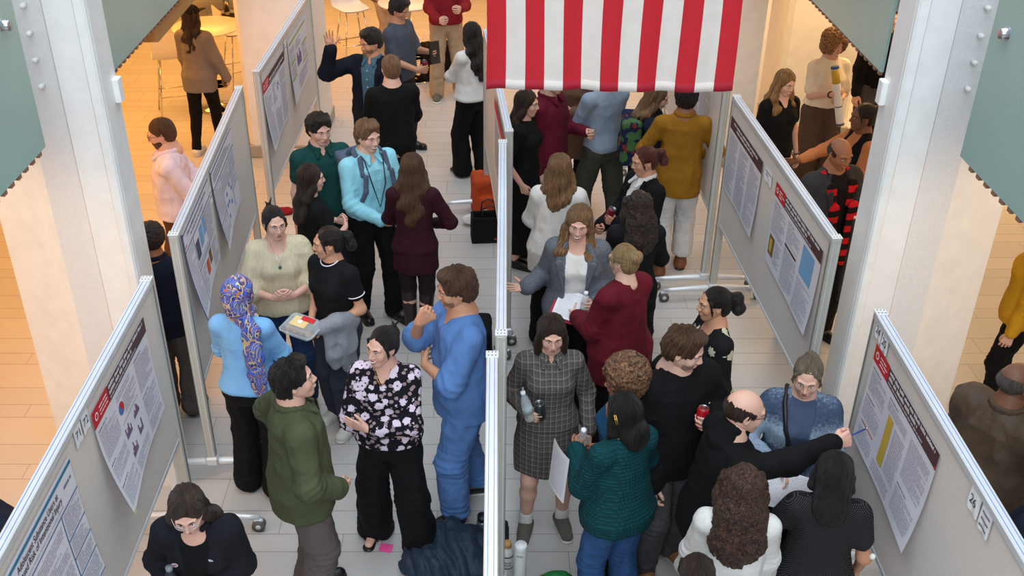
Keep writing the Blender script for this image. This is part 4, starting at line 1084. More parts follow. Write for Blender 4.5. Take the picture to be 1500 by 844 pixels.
# A: long title poster, nearest left
p = Poster((XL, 2.64, 1.10), (0, 1), .985, .70, (.01, .035), LN); p.sheet()
UY = lambda y: (y - 2.64) / .985
p.rect(.0, .945, 1, .972, M_TEAL, 1.2); p.text('Adolescent Substance Users at', UY(2.99), .876, .050, M_INKD, wmax=UY(3.44) - UY(2.99)); p.text('Increased Risk of Intentional Injury', UY(2.93), .812, .050, M_INKD, wmax=UY(3.465) - UY(2.93))
p.words(.35, .765, .85, .785, 1, M_INKL); p.words(.88, .85, .97, .89, 1, M_INK, .5); p.rect(.0, .735, 1, .745, M_TEALD, 1.5); p.rect(.79, .0, .797, .74, M_TEALD, 1.5)
for v in (.515, .36, .215, .01): p.rect(.797, v, 1, v + .009, M_TEALD, 1.5)
p.rect(.0, .02, .008, .74, M_TEALD, 1.5); p.rect(.33, .0, .337, .74, M_TEALD, 1.5)
for v0, v1, n in ((.535, .725, 11), (.38, .51, 7), (.235, .35, 6), (.03, .20, 9)): p.words(.81, v0, .985, v1, n)
p.words(.35, .04, .77, .70, 30); p.words(.02, .04, .32, .70, 30)
p.done('poster', 'white poster titled Adolescent Substance Users, teal stripe, at bottom left', 'poster', 'research posters on the boards')
# B
p = Poster((XL, 3.93, 1.165), (0, 1), .87, .625, (.10, .02), LN); p.sheet(); header(p, 2, .26)
near_text(p, .03, .50, .30, .80, 14, 'Background'); near_text(p, .03, .28, .30, .46, 8, 'Objective'); near_text(p, .03, .04, .30, .24, 9, 'Methods')
p.words(.34, .74, .60, .80, 2); p.disc(.38, .655, .036, M_BLUE); p.disc(.38, .655, .036, M_RED, -60, 130, 2.6); near_text(p, .43, .56, .66, .72, 7)
near_text(p, .70, .46, .97, .80, 15, 'Discussion'); p.rect(.34, .52, .64, .524, M_INKD, 1.5)
p.bars(.34, .37, 6, .012, (.10, .05, .08, .11, .04, .07), (M_PURP, M_PLUM)); p.bars(.51, .40, 6, .012, (.04, .07, .05, .10, .08), (M_PLUM, M_PURP)); p.bars(.34, .18, 6, .012, (.05, .08, .12, .06), (M_PLUM, M_PURP)); p.bars(.52, .22, 4, .014, (.10, .05, .04, .11), (M_PURP, M_DGR))
near_text(p, .34, .03, .64, .14, 5); near_text(p, .70, .20, .97, .42, 10, 'Conclusions'); p.words(.70, .04, .97, .17, 6); p.rect(-.005, -.012, .03, .02, M_TAPE, 3)
p.done('poster', 'poster with red and maroon header, small pie chart and purple bars', 'poster', 'research posters on the boards')
def plab(x, y, z, t, du, n, label, w=.085, h=.115, tilt=0, fs=.062, lines=None):
    q = Poster((x, y, z), du, w, h, (0, 0), n); q.sheet(M_WT)
    if lines:
        for i, l in enumerate(lines): q.words(.14, .62 - i * .26, .86, .86 - i * .26, 1, M_INK, .34)
    else: q.text(t, .12, .30, fs, M_INKD, bold=0)
    q.done('number_card', label, 'number card', 'paper number cards on the boards')
plab(XL, 3.722, 1.755, '71', (0, 1), LN, 'white paper card numbered 71 on the near left board', .085)
plab(XL + .0015, 3.818, 1.755, '72', (0, 1), LN, 'white paper card numbered 72 on the near left board', .085)
# C
y0 = 5.63; X = XL2(6.0)
p = Poster((XL2(y0), y0, 1.22), (-.0486, 1), .85, .63, (.075, .01), (1, .05)); p.sheet()
p.rect(0, .95, 1, .965, M_NAVY, 1.5); p.rect(0, .76, 1, .772, M_NAVY, 1.5); p.rect(.0, .0, .02, .98, M_NAVY, 1.5); p.rect(.28, .0, .288, .765, M_NAVY, 1.5); p.rect(.72, .3, .728, .765, M_NAVY, 1.5); p.rect(.28, .36, .9, .37, M_NAVY, 1.5)
p.caps(.14, .86, .88, .035, M_INK); p.caps(.24, .72, .82, .030, M_INK); p.words(.03, .80, .10, .83, 1, M_RED)
p.words(.04, .05, .26, .74, 26); p.rect(.31, .46, .43, .66, M_DGR, 2); p.rect(.47, .50, .58, .72, M_SKY, 2); p.rect(.61, .54, .70, .74, M_SKY, 2)
p.rect(.50, .14, .60, .30, M_ORG, 2); p.rect(.63, .18, .72, .33, M_BRN, 2); p.words(.31, .04, .48, .33, 12); p.words(.75, .36, .97, .74, 16); p.words(.76, .04, .97, .32, 12); p.words(.31, .38, .70, .44, 2)
p.done('poster', 'poster with thick navy lines, blue scan pictures and two orange pictures', 'poster', 'research posters on the boards')
y0 = 6.58
p = Poster((XL2(y0), y0, 1.21), (-.0486, 1), .84, .62, (.06, .015), (1, .05)); p.sheet(); p.rect(0, .95, 1, .965, M_NAVY, 1.5); p.rect(0, .74, 1, .752, M_NAVY, 1.5); p.rect(0, .05, .014, .98, M_NAVY, 1.5)
p.rect(.33, .06, .338, .745, M_NAVY, 1.5); p.rect(0, .30, .33, .312, M_NAVY, 1.5); p.rect(.72, .1, .728, .745, M_NAVY, 1.5)
for v in (.52, .30): p.rect(.72, v, 1, v + .01, M_NAVY, 1.5)
p.words(.08, .80, .9, .92, 3, M_INK, .4); p.words(.03, .34, .31, .72, 16); p.words(.03, .06, .31, .28, 9); p.words(.36, .5, .7, .72, 9); p.words(.75, .55, .97, .72, 7); p.words(.75, .33, .97, .5, 7)
for u, v in ((.42, .16), (.50, .30), (.46, .42), (.60, .24), (.66, .38), (.6, .46), (.42, .30)): p.disc(u, v, .018, M_BLUE)
p.done('poster', 'poster with thin navy lines and scattered blue dots, on second left board', 'poster', 'research posters on the boards')
plab(XL2(6.48), 6.475, 1.62, '', (-.0486, 1), (1, .05), 'small white card between the two navy outlined posters', .075, .12, lines=['69', '70'], fs=.035)
# E, F
p = Poster((XL3(8.5), 8.50, 1.14), (.0285, 1), .92, .62, (.05, .0), (1, -.03)); p.sheet(); header(p, 1, .26); p.words(.03, .04, .3, .8, 20); p.words(.36, .04, .64, .40, 10); p.words(.7, .04, .97, .8, 20)
for a in range(0, 300, 60): p.disc(.60 + .035 * math.cos(R(a)), .66 + .045 * math.sin(R(a)), .012, M_BLUE)
p.words(.36, .5, .52, .8, 8); p.done('poster', 'poster with red and maroon header and a ring of blue dots', 'poster', 'research posters on the boards')
p = Poster((XL3(9.6), 9.62, 1.14), (.0285, 1), .92, .63, (.03, .0), (1, -.03)); p.sheet()
for u0, u1, v in ((.05, .95, .90), (.04, .30, .58), (.66, .96, .62), (.04, .30, .34), (.66, .96, .34)): p.rect(u0, v, u1, v + .03, M_LIME, 1.5)
p.bars(.38, .42, 4, .04, (.22, .15, .24, .16), (M_PURP,)); p.words(.04, .62, .30, .84, 8); p.words(.04, .38, .3, .55, 6); p.words(.35, .7, .63, .84, 5); p.words(.68, .40, .95, .6, 7); p.words(.35, .06, .95, .3, 9)
p.done('poster', 'poster with lime green bars and a purple bar chart', 'poster', 'research posters on the boards')
plab(XL3(9.5), 9.46, 1.70, '', (.0285, 1), (1, -.03), 'small card between the posters of the furthest left board', .08, .12, lines=['67', '68'], fs=.035)
# right boards: read towards the camera
def RP(y_left, z, W, Hh, curl, slope=.0):
    return Poster((XR if slope == 0 else XR2(y_left), y_left, z), (slope, -1), W, Hh, curl, (-1, -slope))
p = RP(7.86, 1.12, .92, .62, (.0, .02), .0484); p.sheet(); p.rect(0, .84, 1, 1, M_MAROON, 1); p.caps(.12, .86, .935, .034, M_WT); p.caps(.22, .74, .885, .034, M_WT)
for k in range(3): p.words(.03 + k * .33, .04, .30 + k * .33, .80, 22)
p.done('poster', 'brown headed text-filled poster at far end of second right board', 'poster', 'research posters on the boards')
p = RP(6.60, 1.13, 1.0, .62, (.0, .03), .0484); p.sheet(); header(p, 2, .22); near_text(p, .03, .42, .30, .80, 14, 'Background'); p.rect(.04, .14, .15, .38, M_BRN, 2); p.rect(.06, .18, .11, .34, M_YEL, 2.5); p.words(.17, .1, .30, .38, 9)
near_text(p, .35, .56, .62, .80, 9, 'Results'); p.rect(.35, .50, .60, .53, M_MAROON, 2); p.words(.35, .04, .62, .48, 16); p.rect(.68, .46, .90, .80, M_SKY, 2); p.disc(.79, .62, .02, M_BLUE); p.words(.67, .04, .95, .42, 15)
p.done('poster', 'poster with red corner, gold picture and pale blue map panel', 'poster', 'research posters on the boards')
plab(XR2(6.86), 6.88, 1.645, '', (.0484, -1), (-1, -.05), 'pencilled white card between the posters on second right board', .17, .105, lines=['22 /', '23'], fs=.036)
p = RP(4.58, 1.14, .90, .62, (.02, .05)); p.sheet(); header(p, 2, .24); near_text(p, .03, .56, .28, .80, 12, 'Background'); near_text(p, .03, .30, .28, .52, 9, 'Methods'); p.rect(.06, .25, .26, .262, M_ORG, 2); p.words(.05, .05, .28, .22, 6)
p.rect(.37, .18, .45, .66, M_YEL, 2.2); near_text(p, .33, .68, .62, .80, 5, 'Results'); p.words(.48, .2, .64, .64, 16); near_text(p, .33, .04, .62, .15, 4)
near_text(p, .68, .40, .96, .78, 18); near_text(p, .68, .08, .96, .34, 11, 'Conclusions'); p.rect(.985, .84, 1.0, .87, M_RED, 3)
p.done('poster', 'poster with red corner and tall yellow chart that the bald man points at', 'poster', 'research posters on the boards')
plab(XR, 4.635, 1.775, '24', (0, -1), RN, 'white card numbered 24 at the far end of near right board', .088, .105)
plab(XR, 4.535, 1.765, '25', (0, -1), RN, 'white card numbered 25 beside the card numbered 24', .088, .105)
plab(XR, 3.370, 1.745, '26', (0, -1), RN, 'white card numbered 26 toward the near end of right board', .100, .12)
plab(XR, 3.255, 1.735, '', (0, -1), RN, 'white card with handwritten lines beside the card numbered 26', .095, .13, lines=['27', 'hold', 'place'], fs=.030)
p = Poster((.062 if False else .014 + .018, 4.20, 1.02), (0, -1), 1.1, .80, (.012, .012), (1, 0)); p.sheet(mat('salmon_sheet', (226, 176, 160), .6)); p.words(.04, .1, .9, .9, 20); p.done('poster', 'salmon pink sheet seen edge-on along the nearest centre board', 'poster', 'research posters on the boards')
p = Poster((.147 + .018, 7.35, 1.15), (-.0694, 1), .9, .66, (.0, .0), (-1, -.069)); 
p = Poster((.150 - .020, 9.2 - 1.95, 1.15), (-.0694, 1), .9, .64, (.0, .0), (-1, -.069)); p.sheet(); p.rect(0, .85, 1, 1, M_RED, 1); p.words(.05, .1, .95, .8, 16); p.done('poster', 'red topped poster on left face of far centre board', 'poster', 'research posters on the boards')

p = Poster((1.922 - .017, 9.45, 1.10), (.012, -1), 1.0, .68, (.0, .0), (-1, -.012)); p.sheet(); p.rect(.36, .48, .50, .72, mat('poster_green', (62, 92, 70), .6), 2); p.caps(.1, .9, .88, .04, M_INK); p.words(.05, .05, .32, .82, 20); p.words(.55, .05, .95, .82, 20); p.words(.36, .05, .5, .42, 8)
p.done('poster', 'pale poster with one small green picture on the furthest right board', 'poster', 'research posters on the boards')
# ------------------------------------------------------------------ flag
M_FRED = mat('flag_red', (206, 28, 42), .75, bump=(400, .15, .002)); M_FWHITE = mat('flag_white', (236, 224, 214), .75, bump=(400, .15, .002)); M_HEM = mat('flag_hem', (176, 20, 44), .75); M_FBLUE = mat('flag_blue', (38, 48, 110), .75)
def flag():
    W, Ht = 1.50, 2.44; m = MB(); nx, ny = 13 * 5, 40
    def P(u, v, o=0):
        z = 2.585 + v * Ht + .045 * abs(u - .5) ** 1.5 + .010 * math.sin(u * 5)
        lean = (u - .5) * .06 * (v * 1.0)
        x = -.008 + u * W + lean * .2 + .006 * math.sin(v * 9 + u * 7)
        y = 6.10 + (.012 * math.sin(u * 20 + v * 1.6) + .010 * math.sin(u * 37 - v * 2.2)) * (1.1 - .5 * min(v * 1.5, 1)) + o + .02 * math.sin(v * 6)
        return (x, y, z)
    for side, o in ((0, 0.0), (1, .003)):
        vs = [P(i / nx, j / ny, o) for j in range(ny + 1) for i in range(nx + 1)]
        for s_ in range(13):
            f = [(j * (nx + 1) + i, j * (nx + 1) + i + 1, (j + 1) * (nx + 1) + i + 1, (j + 1) * (nx + 1) + i) for j in range(ny) for i in range(s_ * 5, s_ * 5 + 5)]
            m.add(vs, f, M_FRED if s_ % 2 == 0 else M_FWHITE, True) if s_ == 0 else None
            if s_ > 0:
                b = len(m.v) - len(vs); mi = m.mid(M_FRED if s_ % 2 == 0 else M_FWHITE)
                for q in f: m.f.append([b + t for t in q]); m.mi.append(mi); m.sm.append(True)
    o = m.build('striped_flag'); tag(o, 'large flag with red and white vertical stripes hanging over the centre aisle', 'flag')
    h = MB(); K = 130
    vs = []; fs = []
    for i in range(K + 1):
        for z, d in ((0, -.004), (.055 / Ht, -.004), (.055 / Ht, .007), (-.002, .007)): vs.append(P(i / K, z, d))
    for i in range(K):
        a = i * 4; b_ = a + 4
        for q in range(4): fs.append((a + q, b_ + q, b_ + (q + 1) % 4, a + (q + 1) % 4))
    hr = MB(); hw = MB()
    for i in range(K):
        t = hr if int(i / K * 13) % 2 == 0 else hw
        t.add([vs[i * 4 + q] for q in range(4)] + [vs[i * 4 + 4 + q] for q in range(4)], [(0, 4, 5, 1), (1, 5, 6, 2), (2, 6, 7, 3), (3, 7, 4, 0)], M_HEM if t is hr else M_FWHITE, True)
    a = MB(); a.v = hr.v + hw.v; a.f = hr.f + [[q + len(hr.v) for q in f] for f in hw.f]; a.sm = hr.sm + hw.sm; a.mats = [M_HEM, M_FWHITE]; a.mi = [0] * len(hr.f) + [1] * len(hw.f); a.build('hem', o)
    r = MB(); r.tube([(-.10, 6.10, 2.585 + Ht + .03), (1.60, 6.10, 2.585 + Ht + .03)], .022, M_SILVER, 12); r.build('pole', o)
    for x in (-.05, 1.55):
        r = MB(); r.tube([(x, 6.10, 2.585 + Ht + .03), (x, 6.10, 9.0)], .004, M_SILVER, 6); r.build('cord', o)
flag()
# ------------------------------------------------------------------ cloth colours
K = lambda n, c, pat='cloth', **k: mat(n, c, k.pop('rough', .85), pat, **k)
BLACK = K('black_cloth', (13, 13, 15)); BLACK2 = K('soft_black_cloth', (20, 20, 23)); WHITE = K('white_cloth', (222, 220, 216)); DARK = K('dark_grey_cloth', (38, 38, 44)); NAVYC = K('navy_cloth', (20, 27, 44))
MAROON = K('maroon_knit', (52, 15, 27), 'cloth'); BURG = K('burgundy_cloth', (98, 20, 34)); OLIVE = K('olive_twill', (76, 82, 58)); TAUPE = K('taupe_corduroy', (96, 88, 84)); SCRUB = K('scrub_blue', (90, 128, 186)); LBLUE = K('light_blue_knit', (128, 182, 232))
AQUA = K('aqua_shirt', (146, 210, 226)); TEALP = K('dark_teal_cotton', (20, 66, 62)); TEALK = K('teal_knit', (10, 70, 76), 'knit', s=.55); JEAN = K('blue_denim', (50, 84, 132), 'denim'); JEAND = K('dark_denim', (34, 56, 92), 'denim'); GREYJ = K('grey_denim', (84, 84, 86), 'denim')
PLAID = K('grey_plaid', (98, 94, 92), 'plaid', c2=(78, 74, 74), c3=(176, 160, 146), s=.62); LACE = K('beige_lace', (204, 190, 158), 'lace', c2=(224, 212, 184)); FLOR = K('floral_print', (20, 19, 26), 'floral', c2=(216, 200, 218), c3=(150, 128, 136)); FLW = K('daisy_print', (22, 22, 24), 'flowers', c2=(206, 204, 176))
MUST = K('mustard_corduroy', (150, 102, 24)); TWEED = K('grey_tweed', (112, 116, 124), 'heather', c2=(78, 82, 92), s=1.2); GREYH = K('grey_heather', (150, 154, 160), 'heather', c2=(128, 132, 140)); PINK = K('pale_pink_cotton', (226, 212, 226)); BROWNT = K('brown_trousers', (90, 62, 46)); KHAKI = K('khaki_cotton', (176, 150, 120))
SUIT = K('navy_suit', (18, 22, 32)); SLATE = K('slate_shirt', (76, 106, 122)); GREYT = K('grey_tee', (74, 80, 92)); REDS = K('red_sweater', (134, 26, 36)); WOOLG = K('grey_wool', (140, 130, 124), 'heather', c2=(122, 112, 108)); CREAM = K('cream_cotton', (238, 226, 202)); CHOC = K('brown_wool', (86, 66, 54)); COATG = K('charcoal_coat', (58, 58, 62), 'heather', c2=(48, 48, 52))
ORGC = K('apricot_cotton', (196, 128, 84)); LEATH = K('brown_leather', (84, 70, 58), 'cloth', rough=.55); KNITB = K('blue_grey_knit', (66, 80, 104), 'fade', c2=(146, 164, 182)); SLTEE = K('slate_tee', (72, 84, 110)); DOTS = K('dotted_black', (20, 19, 23), 'dots', c2=(84, 80, 80)); OLT = K('olive_trousers', (66, 68, 56)); PALEB = K('pale_blue_tee', (150, 164, 182))
BRCOAT = K('brown_coat', (104, 76, 60)); WHT = K('offwhite_denim', (206, 204, 202)); BLTEE = K('blue_tee', (30, 78, 116)); SWIRL = K('blue_swirl_scarf', (66, 100, 196), 'swirl', c2=(214, 196, 120), c3=(196, 120, 60), rough=.5); YELC = K('yellow_cloth', (200, 150, 30)); BLUEC = K('royal_blue_cloth', (40, 60, 150)); REDK = K('scarf_stripes', (26, 18, 20), 'bands', c2=(196, 26, 36)); SLT = K('slate_trousers', (46, 54, 68))
SHBLK = mat('black_shoe', (20, 20, 22), .35); SHWHT = mat('white_shoe', (222, 220, 214), .5); SHGRY = mat('grey_suede', (96, 92, 84), .85); SHBRN = mat('brown_boot', (128, 76, 42), .6); SHTAN = mat('tan_suede', (158, 112, 68), .8); SHDK = mat('dark_boot_leather', (46, 36, 34), .35); SOCK = mat('white_sock', (232, 230, 226), .9); GUM = mat('sole_white', (226, 224, 216), .6)
T = lambda m, **k: dict(m=m, **k)

# ------------------------------------------------------------------ small things held or worn
M_CANR = mat('can_red', (186, 22, 34), .3); M_CANT = mat('can_top', (196, 198, 202), .25, metal=.9); M_CAND = mat('can_dark', (40, 46, 48), .3); M_PET = mat('clear_plastic', (226, 234, 238), .06, alpha=.34, spec=.8); M_LABEL = mat('bottle_label', (190, 206, 206), .5, alpha=.7); M_CAPW = mat('bottle_cap', (236, 238, 240), .4)
M_CANM = mat('can_maroon', (120, 20, 44), .3)
def frame(p, up, xdir=None):
    z = Vector(up).normalized(); x = Vector(xdir) if xdir is not None else Vector((1, 0, 0)); x = (x - z * x.dot(z)).normalized(); y = z.cross(x)
    return Matrix(((x.x, y.x, z.x, p[0]), (x.y, y.y, z.y, p[1]), (x.z, y.z, z.z, p[2]), (0, 0, 0, 1)))
def wrap_text(s, t, r, z, h, m, M, a0=0):
    vs, fs = text_geo(t, h, .02); w = max(p[0] for p in vs)
    s.add([((r + .0006) * math.cos(a0 + (p[0] - w / 2) / r), (r + .0006) * math.sin(a0 + (p[0] - w / 2) / r), z + p[1]) for p in vs], fs, m, False, M)
def can(g, label, m=M_CANR, txt=None):
    M = frame(g[0] + g[1] * .028, g[1], (0, -1, 0)); b = MB(); H = .061
    b.lathe([(0, -H + .004), (.022, -H + .004), (.026, -H), (.031, -H + .008), (.033, -H + .014), (.033, H - .016), (.030, H - .008), (.0265, H - .002)], m, M=M, n=28)
    root = b.build('drink_can'); tag(root, label, 'can')
    c = MB(); c.lathe([(.0265, H - .002), (.027, H), (.0255, H), (.0245, H - .004), (0, H - .004)], M_CANT, M=M, n=28); c.build('lid', root)
    c = MB(); c.add([(.014 * math.cos(a) * .6 + .002, .010 * math.sin(a), H - .002) for a in [i * math.pi / 6 for i in range(12)]], [tuple(range(12))], M_SILVER, False, M); c.build('tab', root)
    if txt:
        c = MB(); wrap_text(c, txt, .033, -.008, .026, M_WT, M, 0); c.build('lettering', root)
    return root
def bottle(g, label, h=.20, r=.031, lbl=True, cap=M_CAPW, body=None):
    M = frame((g[0][0], g[0][1], g[0][2]), g[1]); z0 = -h * .45; b = MB()
    pr = [(0, 0), (r * .8, 0), (r, .008), (r, .03), (r * .94, .036), (r, .042), (r, h * .58), (r * .92, h * .66), (r * .55, h * .84), (r * .40, h * .90), (r * .40, h * .93)]
    b.lathe([(a, z0 + z) for a, z in pr], body or M_PET, M=M); root = b.build('water_bottle'); tag(root, label, 'bottle')
    c = MB(); c.lathe([(r * .46, z0 + h * .91), (r * .48, z0 + h * .92), (r * .48, z0 + h), (0, z0 + h)], cap, M=M); c.build('cap', root)
    if lbl: c = MB(); c.lathe([(r + .0008, z0 + h * .28), (r + .0008, z0 + h * .5)], M_LABEL, M=M); c.build('label_band', root)
    return root
def sheet(g, label, name='paper_sheets', cat='papers', w=.21, h=.29, m=M_WT, up=None, ins=True, th=.004):
    """flat papers; g = (centre, long direction, normal)"""
    z = Vector(g[2]).normalized(); y = Vector(g[1]); y = (y - z * y.dot(z)).normalized(); x = y.cross(z)
    M = Matrix(((x.x, y.x, z.x, g[0][0]), (x.y, y.y, z.y, g[0][1]), (x.z, y.z, z.z, g[0][2]), (0, 0, 0, 1)))
    b = MB(); n = 8
    for s_, zz in ((1, th / 2), (-1, -th / 2)):
        vs = [(-w / 2 + w * i / n, -h / 2 + h * j / n, zz + .010 * math.sin(i / n * 3.1) * (1 if th < .01 else .2)) for j in range(n + 1) for i in range(n + 1)]
        f = [(j * (n + 1) + i, j * (n + 1) + i + 1, (j + 1) * (n + 1) + i + 1, (j + 1) * (n + 1) + i) for j in range(n) for i in range(n)]
        b.add(vs, f if s_ > 0 else [q[::-1] for q in f], m, False, M)
    root = b.build(name); tag(root, label, cat)
    if ins:
        c = MB(); r_ = random.Random(3)
        for i in range(30):
            u = -w * .42
            while u < w * .4:
                L = r_.uniform(.008, .03); yy = h * .43 - i * h * .029
                c.add([(u, yy, th / 2 + .0105 * math.sin((u / w + .5) * 3.1) * (1 if th < .01 else .2) + .0008) for u, yy in ((u, yy), (u, yy - .0022), (min(u + L, w * .42), yy - .0022), (min(u + L, w * .42), yy))], [(0, 1, 2, 3)], M_INKL, False, M); u += L + .004
        o = c.build('print', root); o['kind'] = 'stuff'
    return root
def part(P, name, fn, mt, vox=.006, parent=None, disp=None):
    """an extra worn piece modelled in the figure's own coordinates"""
    q = Sdf(); fn(q, P['U']); V, Q = q.mesh(vox, disp); return link(name, np_mesh(name, V * P['s'], Q, mt), parent or P['root'])
def tube_on(P, name, pts, r, m, parent=None, n=7):
    b = MB(); b.tube([tuple(P['U'](p) * P['s']) for p in pts], r, m, n); return b.build(name, parent or P['root'])
def fold2(a, f=8, s0=0): return lambda p: (1 - np.abs(2 * noise3(p * f + s0) - 1) - .6) * a
def free(P, name, label, cat, fn, mt, vox=.006, disp=None):
    """a carried thing (top level) modelled in the carrier's coordinates"""
    q = Sdf(); fn(q, P['U']); V, Q = q.mesh(vox, disp); o = link(name, np_mesh(name, V * P['s'], Q, mt)); o.matrix_world = P['W4']; tag(o, label, cat); return o

# ================================================================== left aisle
P = person(275, 748, 1.63, 4, 'person with long dark hair and clear glasses in a black fleece, at bottom left', 'P1', 'f', 'fair', lean=14, head=(4, 6, 0), L=('hold_lo'), Rr='hold_lo',
    Lm=dict(w=(.02, .24, 1.03), hd=(-1, .1, 0), hp='relaxed'), Rm=dict(w=(.13, .24, 1.08), hd=(-.3, .9, .2)), hair=('long', 'darkbrown', dict(L=.20, am=.6)), top=T(BLACK, neck='scoop'), jacket=T(K('black_fleece', (22, 24, 30)), open=.055, hicollar=1, hem=.84, off=.022, loose=.0, name='fleece_jacket'), legs=T(BLACK2), shoes=T(SHBLK), glasses=mat('clear_glasses', (206, 190, 186), .2))
def fleece_logo(P):
    m = MB(); 
    for k, r in enumerate((.018, .012, .006)):
        for i in range(6):
            a0, a1 = R(90 * i / 6), R(90 * (i + 1) / 6)
            q = [(.085 + (r + d) * math.cos(a) - .01, 1.285 + (r + d) * math.sin(a)) for a, d in ((a0, 0), (a1, 0), (a1, .0035), (a0, .0035))]
            m.add([tuple(P['U']((x, -.156, z + .06)) * P['s']) for x, z in q], [(0, 1, 2, 3)], M_WT)
    m.build('logo', P['root']); m = MB()
    pts = [tuple(P['U']((-.095 + .018 * math.cos(i * .785), -.152, 1.322 + .020 * math.sin(i * .785))) * P['s']) for i in range(8)]
    m.add(pts, [tuple(range(8))], M_WT)
    for a, b_ in (((-.108, 1.262), (-.082, 1.266)), ((-.097, 1.246), (-.093, 1.278))):
        w = .003; m.add([tuple(P['U']((x, -.1545, z + .06)) * P['s']) for x, z in ((a[0], a[1] - w), (b_[0], b_[1] - w), (b_[0] + w, b_[1] + w), (a[0] - w, a[1] + w))], [(0, 1, 2, 3)], M_RED)
    m.build('crest', P['root'])
fleece_logo(P); bottle((world_at(253, 858, 1.14), (0, 0, 1)), 'black capped bottle held by the glasses wearer in black fleece', .22, .034, False, mat('bottle_cap_grey', (120, 124, 132), .4), mat('dark_bottle', (40, 44, 52), .2))

P = person(431, 558, 1.74, 112, 'person in an olive green overshirt and taupe trousers, hand at hip', 'P2', 'm', 'fair', head=(-8, -8, 0), L='hip', Rr='pocket', Lm=dict(w=(.20, .0, 1.02)), Rm=dict(w=(.17, .16, .96), pole=(1, -1, 0), hd=(-.5, .6, -.5)),
    hair=('wavy_short', 'black', dict(vol=1.05)), top=T(OLIVE, neck='collar', hem=.80, loose=.035, wr=.014, off=.018, name='overshirt'), legs=T(TAUPE, w=.098, fit=.02), shoes=T(SHBLK), smile=True)
P = person(560, 508, 1.66, -6, 'smiling person with crossed arms in a floral blouse and wide black trousers', 'P3', 'f', 'fair', head=(-30, 2, 4), L='cross', Rr='cross2', hair=('clip', 'black'), top=T(FLOR, neck='v', hem=.93, loose=.03, slo=.012, flare=.008, sl=1.75),
    legs=T(BLACK, w=.115, fit=.018, wr=.016, ank=.04), shoes=T(SHBLK, kind='sandal'), smile=True, lips=M_LIPR, feet=((.19, .08, 14), (-.15, -.10, -8)))
tube_on(P, 'necklace', [(-.05, -.03, 1.46), (-.035, -.085, 1.42), (0, -.115, 1.375), (.035, -.085, 1.42), (.05, -.03, 1.46)], .002, M_GOLD)
P = person(668, 424, 1.83, -72, 'person in blue medical scrubs with hand on chin', 'P4', 'm', 'tan', head=(-6, 10, 0), Rr='chin', L='cross2', Lm=dict(w=(-.02, .20, 1.12)), hair=('wavy_short', 'brown', dict(vol=1.15)), beard='stubble', top=T(SCRUB, neck='v', sl='elbow', hem=.80, loose=.035, wr=.016, flare=.022, name='scrub_top'),
    legs=T(SCRUB, w=.078, fit=.03, wr=.018, ank=.13, cut=.10), feet=((.12, .10, 8), (-.12, -.12, -10)), shoes=T(SHBLK, sole=GUM, swoosh=M_WT))
P = person(350, 432, 1.64, 172, 'person in a light blue sweater and blue patterned headscarf, seen from behind', 'P5', 'f', 'warm', face=False, L='clasp', Rr='clasp', hair=None, top=T(LBLUE, hem=.92, loose=.02), legs=T(BLACK, w=.10, fit=.015), shoes=T(SHBLK))
def hijab(q, U):
    q.ell(U((0, .0, 1.625)), (.098, .116, .112), k=.03); q.ell(U((0, .03, 1.55)), (.088, .096, .10), k=.04); q.ell(U((0, -.02, 1.47)), (.095, .09, .05), k=.04); q.ell(U((0, -.145, 1.57)), (.055, .07, .085), k=.01, neg=True)
    q.chain([U((-.03, .07, 1.50)), U((-.10, .135, 1.40)), U((-.115, .155, 1.25)), U((-.12, .150, 1.08)), U((-.12, .140, .98))], [.06, .062, .066, .060, .05], k=.03, fl=((0, 1, 0), .45))
part(P, 'headscarf', hijab, SWIRL, .006, disp=lambda p: (np.sin(p[:, 2] * 70 + p[:, 0] * 30 + 4 * noise3(p * 9)) * .0035 + (noise3(p * 16) - .5) * .008))
P = person(402, 327, 1.66, 14, 'person in a beige lace blouse and jeans with hands joined, dark hair pinned up', 'P6', 'f', 'fair', head=(14, 6, 0), L='clasp_hi', Rr='clasp_hi', hair=('clip', 'black'), top=T(LACE, neck='scoop', sl=1.25, hem=.90, loose=.035, slo=.022, flare=.01, wr=.014, name='blouse'), legs=T(JEAND, w=.07, fit=.012), shoes=T(SHBLK))
tube_on(P, 'necklace', [(-.05, -.02, 1.47), (-.035, -.09, 1.41), (0, -.135, 1.31), (.035, -.09, 1.41), (.05, -.02, 1.47)], .0018, M_SILVER)
part(P, 'pendant', lambda q, U: q.ell(U((0, -.142, 1.30)), (.013, .008, .013)), mat('pendant_teal', (60, 96, 100), .3), .003)
P = person(480, 356, 1.63, -34, 'person in a black tee with white trim holding a clear cookie box, sweater over arm', 'P7', 'f', 'warm', head=(-40, 6, 0), L='hold_lo', Rr='hold_lo', Lm=dict(w=(.10, .18, 1.02), hp='plate', hd=(-.3, .9, 0), th=(-.9, -.3, .1)), Rm=dict(w=(.05, .20, 1.04), hp='plate', hd=(-.3, .9, 0), th=(-.9, -.3, .1)),
    hair=('pony', 'black', dict(L=.24)), top=T(BLACK2, neck='crew', sl='short', hem=.97, trim=M_WT, name='tee'), legs=T(SLT, w=.10, fit=.02), shoes=T(SHWHT, sole=GUM), smile=True, feet=((.10, .05, 8), (-.10, -.05, -8)))
P['clam'] = P['wp']((.0, -.35, 1.08))
